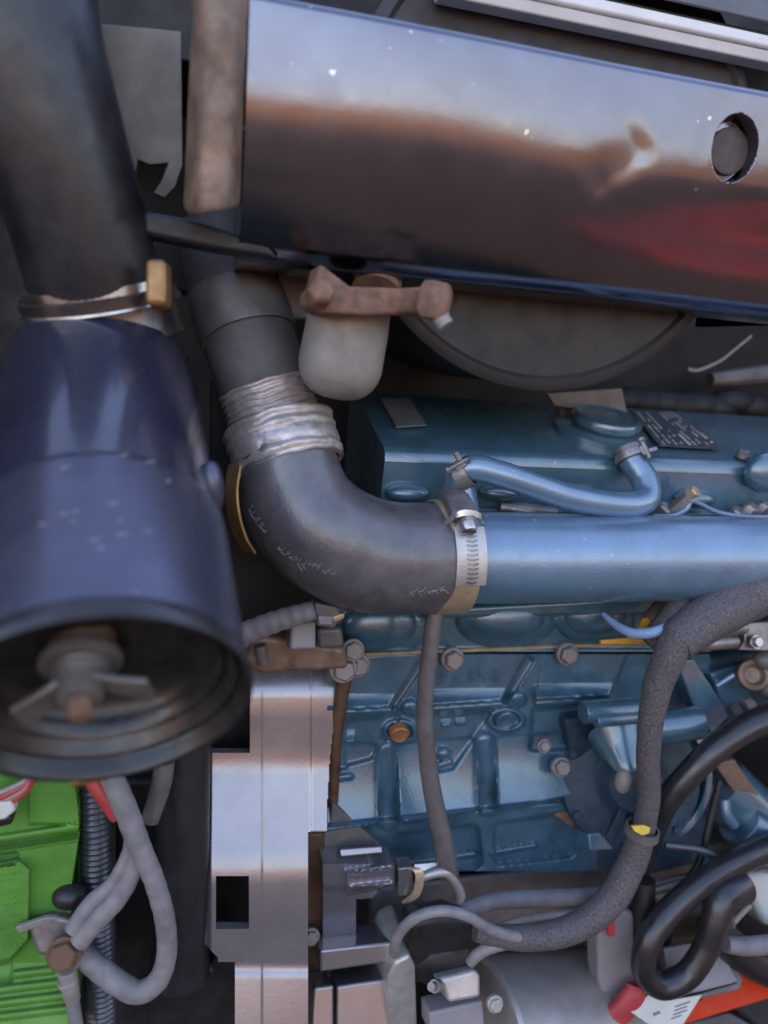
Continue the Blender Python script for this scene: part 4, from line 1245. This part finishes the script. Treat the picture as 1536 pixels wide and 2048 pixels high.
# thin lines along the block foot
cable('lower_cable', 'dark cable lying along the foot of the block towards starter', 'cable', [(920, 1822, .43, 16), (1000, 1800, .435, 17), (1100, 1796, .435, 18), (1200, 1790, .437, 16), (1340, 1766, .44, 13), (1420, 1750, .445, 12)], 'cable')
for i, (a, c_) in enumerate((((1290, 1786, .42, 7), (1352, 1768, .42, 7)), ((1300, 1797, .418, 7), (1340, 1788, .418, 7)))):
    cable('thin_pipe', ('upper' if i == 0 else 'lower') + ' of two thin pale pipes crossing behind the looped hose', 'pipe', [(a[0] - 60, a[1] + 14, a[2], 7), a, c_, (c_[0] + 60, c_[1] - 14, c_[2], 7)], 'dullsteel')
tag(build('oil_pan', B().sweepx([(.475, E(900, 1752, .475).z), (.47, E(900, 1800, .47).z), (.46, E(900, 1900, .46).z), (.60, E(900, 1960, .60).z), (.60, E(900, 1752, .6).z)], E(740, 1800, .47).x, E(1700, 1800, .47).x), 'housingdark', None, .006),
    'dusty dark oil pan below the blue block and behind the starter', 'oil pan')
tag(build('brown_rail', B().prism([(1300, 1748), (1390, 1726), (1394, 1742), (1300, 1762)], tilt(1340, 1745, .44, 30), .01), 'bracket', None, .001), 'flat brown rail end behind the looped black hose', 'rail')

# dipstick tube
dp_ = tag(build('dipstick_tube', B().tube(tpts([(878, 1206, .415, 17), (868, 1236, .412, 17), (860, 1300, .41, 17), (852, 1370, .41, 17), (850, 1450, .41, 17), (858, 1540, .412, 18), (872, 1620, .415, 19), (888, 1690, .42, 20), (898, 1750, .428, 20)]), 10, 20), 'housingdark'),
          'dark slim tube hanging straight down in front of the blue block', 'tube')

# grey cable, connector and block left of the elbow's foot
cable('ribbed_cable', 'grey ribbed cable running from behind the canister to a small connector', 'cable', [(440, 1296, .42, 24), (490, 1268, .415, 24), (560, 1240, .41, 22), (632, 1220, .405, 20)], 'cable', 14, 20, lambda s, a: 1 + .05 * math.sin(s * 900))
cn = thing('wire_connector', 'small grey wire connector with an orange tip under elbow hose', 'connector', E(660, 1240, .40))
build('shell', B().prism([(628, 1206), (676, 1214), (684, 1236), (668, 1258), (634, 1254)], PY(.40), .012), 'housingdark', cn, .0015)
build('latch_or_glow_tab', B().prism([(636, 1232), (668, 1234), (664, 1250), (638, 1250)], PY(.397), .004), 'greyplastic', cn, .0008)
build('tip', B().prism([(664, 1234), (690, 1226), (688, 1238), (668, 1246)], PY(.398), .006), 'brass', cn, .001)
ub = thing('coupling_block', 'pale grey square block and dark fittings on top of the flywheel housing', 'block', E(600, 1300, .42))
build('block', B().prism([(582, 1246), (632, 1240), (632, 1298), (580, 1300)], tilt(606, 1270, .415, 18), .02), 'greyplastic', ub, .002)
build('side_block', B().prism([(634, 1258), (684, 1256), (690, 1296), (636, 1300)], PY(.42), .02), 'housingdark', ub, .003)
build('base', B().prism([(500, 1268), (690, 1296), (700, 1340), (520, 1350), (490, 1330)], PY(.428), .03), 'bracket', ub, .004)
build('stub', B().tube(tpts([(520, 1290, .425, 12), (528, 1330, .425, 12)]), 3, 14), 'housingdark', ub, .001)
bolt(ub, E(706, 1300, .44), (0, -1, .2), .006, 'castgrey')
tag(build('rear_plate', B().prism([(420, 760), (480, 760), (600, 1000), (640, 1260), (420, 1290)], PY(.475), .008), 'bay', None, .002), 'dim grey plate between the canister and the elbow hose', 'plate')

# ================================================================== post, conduit, battery (lower left)
po = thing('frame_post', 'round black painted frame post between the battery cables and housing', 'post', E(360, 2040, .42))
build('tube', B().tube(tpts([(372, 1380, .43, 52), (366, 1600, .425, 52), (364, 1800, .42, 54), (362, 1950, .418, 56)]), 8, 40), 'rubber', po)
build('foot', B().prism([(296, 1960), (420, 1936), (440, 1890), (490, 1950), (478, 2080), (300, 2080)], PY(.425), .03), 'black', po, .004)
build('bracket_strip', B().tube(tpts([(330, 1520, .40, 20), (322, 1570, .40, 20), (300, 1640, .40, 18)]), 6, 16), 'housingdark', po)
build('rear_rail', B().prism([(230, 1560), (320, 1560), (320, 2060), (230, 2060)], PY(.455), .02), 'black', po, .004)
cable('corrugated_conduit', 'black corrugated conduit standing upright beside the green battery', 'conduit', [(188, 1540, .415, 27), (192, 1650, .412, 28), (194, 1760, .41, 28), (198, 1880, .408, 29), (202, 1980, .406, 29), (204, 2080, .405, 29)], 'conduit', 60, 24,
      lambda s, a: 1 + .085 * (1 if math.sin(s * 2 * math.pi / .0036) > 0 else -1))

bt = thing('battery', 'bright green battery case with moulded ridges at the lower left corner', 'battery', E(60, 2040, .40))
def h_batt(X, Y):
    h = np.zeros(X.shape)
    h += 9 * sst((Y - (1694 - X * .16)) / 14)                      # lower body proud of the lid
    h += f_rib(X, Y, [(-80, 1690), (170, 1652)], 9, 5) + f_rib(X, Y, [(-80, 1712), (170, 1672)], 8, 4)
    h -= f_pad(X, Y, [(-80, 1722), (34, 1704), (40, 1716), (30, 1728), (-80, 1742)], 9, 6, 2)
    h += f_pad(X, Y, [(-80, 1738), (36, 1716), (60, 1736), (58, 1880), (20, 1920), (-80, 1938)], 6, 7, 3)
    h -= f_pad(X, Y, [(-80, 1950), (24, 1926), (26, 1964), (-80, 1980)], 5, 6, 3)
    for k in range(4):
        y = 1952 + 27 * k
        h += f_rib(X, Y, [(28 if k == 0 else -80, y - 0 + (80 if k else -20) * .13), (170, y - 20)], 9, 3.2)
    h += 16 * np.clip((Y - 1925) / 150, 0, 1)
    h += 8 * sst((X - 52) / 8) * sst((1652 - Y) / 8) * .6
    return h
build('case', relief(-90, 166, 1540, 2080, 1.7, .405, h_batt, lambda X, Y: X < 150 + 8 * np.sin(Y * .02), skirt=.08), 'green', bt, angle=60)
b = B()
random.seed(21)
for k in range(13):
    y = 1752 + 12 * k
    x = -60
    while x < 40:
        ln = random.uniform(5, 15)
        if random.random() < .62:
            p, q = E(x, y - .18 * x, .3895), E(min(x + ln, 44), y - .18 * min(x + ln, 44), .3895)
            b.tube([(p, rad(1.3, p)), (q, rad(1.3, q))], 1, 5)
        x += ln + 3
o = build('moulded_text', b, 'green', bt)
o['kind'] = 'stuff'
# battery terminal clamp with lug
tm = thing('battery_terminal', 'corroded battery terminal clamp with copper bolt and crimped cable lug', 'terminal', E(120, 1930, .385))
build('clamp', B().prism([(52, 1846), (100, 1830), (150, 1838), (156, 1890), (120, 1920), (72, 1912)], tilt(105, 1875, .388, 15), .012), 'dullsteel', tm, .003)
build('cap', B().ball(E(140, 1792, .395), rad(34, E(140, 1792, .395)), (1, .8, .75)), 'black', tm)
build('clamp_plate', B().prism([(30, 1856), (90, 1836), (118, 1836), (86, 1852), (36, 1868)], PY(.384), .003), 'castgrey', tm, .0008)
build('lug_plate', B().prism([(104, 1905), (126, 1876), (160, 1880), (166, 1915), (150, 1950), (148, 1990), (124, 1990), (108, 1940)], tilt(135, 1925, .378, 10), .004), 'castgrey', tm, .001)
bolt(tm, E(128, 1908, .374), (-.1, -1, .35), .0075, 'rust')
build('crimp', B().tube(tpts([(134, 1940, .376, 17), (140, 1975, .376, 17), (146, 2000, .377, 15)]), 6, 18), 'castgrey', tm, .001)
build('crimp_ring', B().tube(tpts([(134, 1958, .376, 20), (136, 1966, .376, 20)]), 3, 18), 'castgrey', tm, .001)
cable('earth_cable', 'grey cable dropping from the corroded lug to the bottom edge', 'cable', [(143, 1990, .377, 13), (150, 2030, .378, 13), (158, 2090, .38, 13)], 'cable')
def wrap(s, a):
    return 1 + .018 * math.sin(s * 700 + math.sin(s * 90)) + .01 * math.sin(a * 3 + s * 200)
cable('battery_cable', 'thick taped grey battery cable looping low beside the black post', 'cable', [(196, 1490, .385, 24), (222, 1550, .383, 23), (252, 1620, .38, 23), (278, 1690, .377, 22), (308, 1760, .376, 20), (328, 1830, .376, 20), (334, 1900, .376, 20), (318, 1958, .376, 21), (278, 1984, .376, 22), (236, 1966, .378, 23), (190, 1930, .382, 23), (150, 1902, .386, 20)], 'cable', 16, 24, wrap)
cable('battery_cable', 'grey battery cable branch crossing diagonally to the corroded terminal', 'cable', [(282, 1680, .38, 18), (268, 1736, .379, 19), (238, 1792, .378, 20), (196, 1838, .377, 21), (158, 1884, .376, 20)], 'cable', 14, 22, wrap)
cable('battery_cable', 'thinner grey cable running above the diagonal branch to terminal', 'cable', [(264, 1650, .382, 13), (256, 1706, .382, 13), (226, 1764, .381, 14), (182, 1806, .38, 16), (146, 1860, .379, 18)], 'cable', 14, 22, wrap)
tag(build('red_sleeve', B().tube(tpts([(168, 1530, .39, 15), (194, 1572, .386, 17), (218, 1604, .384, 18), (240, 1632, .383, 19)]), 8, 20), 'red', None, .0015),
    'short red rubber sleeve on the cable under the canister rim', 'sleeve')
wl = thing('red_wires', 'bundle of thin pinkish red wires with a pale plug at the left edge', 'wires', E(20, 1600, .39))
for k in range(4):
    build('wire', B().tube(tpts([(70, 1540 + k * 5, .39 - .001 * k, 6), (40, 1568 + k * 8, .388, 6), (-40, 1600 + k * 13, .388, 6)]), 8, 10), 'red' if k % 2 else 'castgrey', wl)
build('plug', B().prism([(-30, 1606), (24, 1600), (32, 1622), (10, 1640), (-30, 1646)], tilt(0, 1620, .385, 15), .01), 'paper', wl, .002)
build('tip', B().prism([(-30, 1640), (22, 1632), (26, 1650), (-30, 1664)], PY(.387), .01), 'black', wl, .002)

# ================================================================== red frame rail, relay box, tag (lower right)
rail = thing('frame_rail', 'bright red painted frame rail running along the bottom right corner', 'rail', E(1400, 2040, .39))
build('beam', B().prism([(1180, 2075), (1290, 2035), (1400, 2000), (1452, 1940), (1470, 1905), (1500, 1960), (1700, 1920), (1700, 1962), (1536, 1998), (1400, 2040), (1330, 2062), (1300, 2100), (1180, 2100)], tilt(1450, 1990, .40, 40), .012), 'redpaint', rail, .0015)
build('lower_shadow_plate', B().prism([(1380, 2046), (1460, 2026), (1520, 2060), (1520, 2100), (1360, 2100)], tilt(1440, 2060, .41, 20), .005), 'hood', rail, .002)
build('side_or_reflector_plate', B().box((.78, -.06, .47), ((1, .3, 0), (-.3, 1, .25), (0, -.25, 1)), (.50, .36, .02)), 'redreflector', rail, .004)  # unseen red panel, added for the red reflection in the muffler
rel = thing('relay_box', 'grey flat relay box with rounded corner resting on red rail', 'box', E(1400, 1990, .385))
relp = tilt(1400, 1950, .392, 42, -8)
build('lid', B().prism([(1320, 1972), (1376, 1930), (1426, 1890), (1448, 1908), (1478, 1964), (1400, 1984), (1326, 2002)], relp, .012), 'greyplastic', rel, .0016)
build('base', B().prism([(1330, 2004), (1404, 1988), (1480, 1966), (1456, 1912), (1474, 1924), (1492, 1960), (1486, 1980), (1400, 2000), (1340, 2016)], relp, .010, lift=-.004), 'housingdark', rel, .001)
build('upper_lid', B().prism([(1310, 1900), (1380, 1886), (1440, 1886), (1420, 1900), (1330, 1940), (1310, 1938)], tilt(1370, 1910, .398, 35), .008), 'greyplastic', rel, .0016)
pt = thing('paper_tag', 'white folded paper tag with faint grey print over the red rail', 'tag', E(1310, 2020, .38))
tagp = tilt(1320, 2020, .382, 25, -10)
build('sheet', B().prism([(1262, 2024), (1306, 1982), (1322, 1984), (1332, 2002), (1404, 1990), (1364, 2052), (1300, 2050)], tagp, .0008), 'paper', pt)
b = B()
for (x, y, w_, h_) in ((1306, 2026, 14, 6), (1350, 2012, 30, 3), (1348, 2020, 26, 3), (1346, 2028, 28, 3), (1342, 2036, 20, 3)):
    b.prism([(x, y), (x + w_, y - w_ * .35), (x + w_, y - w_ * .35 + h_), (x, y + h_)], tagp, .0003, lift=.0004)
o = build('faint_print', b, 'label', pt)
o['kind'] = 'stuff'
tag(build('red_strap', B().tube(tpts([(1160, 2090, .40, 28), (1210, 2050, .395, 26), (1248, 2016, .392, 25), (1268, 1988, .392, 24), (1272, 1970, .394, 20)]), 8, 20, flat=.7), 'red'),
    'soft red rubber boot curling up beside the starter end', 'boot')
tag(build('red_clip', B().prism([(1212, 1838), (1230, 1832), (1232, 1872), (1218, 1876)], PY(.398), .004), 'red', None, .001), 'tiny red rectangular clip on the grey brush cover', 'clip')
dk = thing('dark_wheel', 'dark grooved wheel partly seen behind the red rail and looped hose', 'wheel', E(1480, 1900, .42))
cw = E(1560, 1930, .435)
build('rim', B().lathe(cw, (-.2, -.8, .5), [(-.02, rad(130, cw)), (.004, rad(130, cw)), (.006, rad(118, cw)), (.002, rad(100, cw)), (.002, .001)], 64, caps=False), 'black', dk)
wp = thing('washer_bottle', 'pale translucent plastic bottle with dark grey fittings at the right edge', 'bottle', E(1520, 1840, .41))
build('body', B().prism([(1490, 1752), (1600, 1738), (1600, 1860), (1530, 1856), (1508, 1800)], tilt(1520, 1790, .42, 14), .03), 'paper', wp, .006)
build('cap', B().prism([(1440, 1752), (1496, 1742), (1490, 1790), (1450, 1800)], PY(.405), .015), 'black', wp, .004)
build('red_tip', B().tube(tpts([(1490, 1786, .395, 6), (1506, 1780, .395, 6)]), 3, 12), 'red', wp)
build('stay', B().tube(tpts([(1446, 1780, .388, 7), (1456, 1820, .388, 9), (1462, 1850, .388, 9)]), 5, 12), 'dullsteel', wp)
build('stay', B().tube(tpts([(1500, 1810, .39, 6), (1480, 1830, .39, 6), (1462, 1850, .39, 6)]), 5, 10), 'castgrey', wp)
build('lower_hose', B().tube(tpts([(1450, 1888, .385, 16), (1500, 1892, .385, 18), (1600, 1884, .388, 18)]), 6, 16), 'cable', wp)

# kinds that repeat share a group
for pre, grp in (('hose_clamp', 'hose clamps on the intake and breather hoses'), ('battery_cable', 'grey battery cables at the lower left'), ('thin_pipe', 'thin pale pipes behind the looped hose'),
                 ('thin_wire', 'thin dark wires around the starter and looped hose'), ('hose_stub', 'short pale tubes under the loom')):
    for o in list(SC.objects):
        if o.parent is None and o.name.split('.')[0] == pre: o['group'] = grp
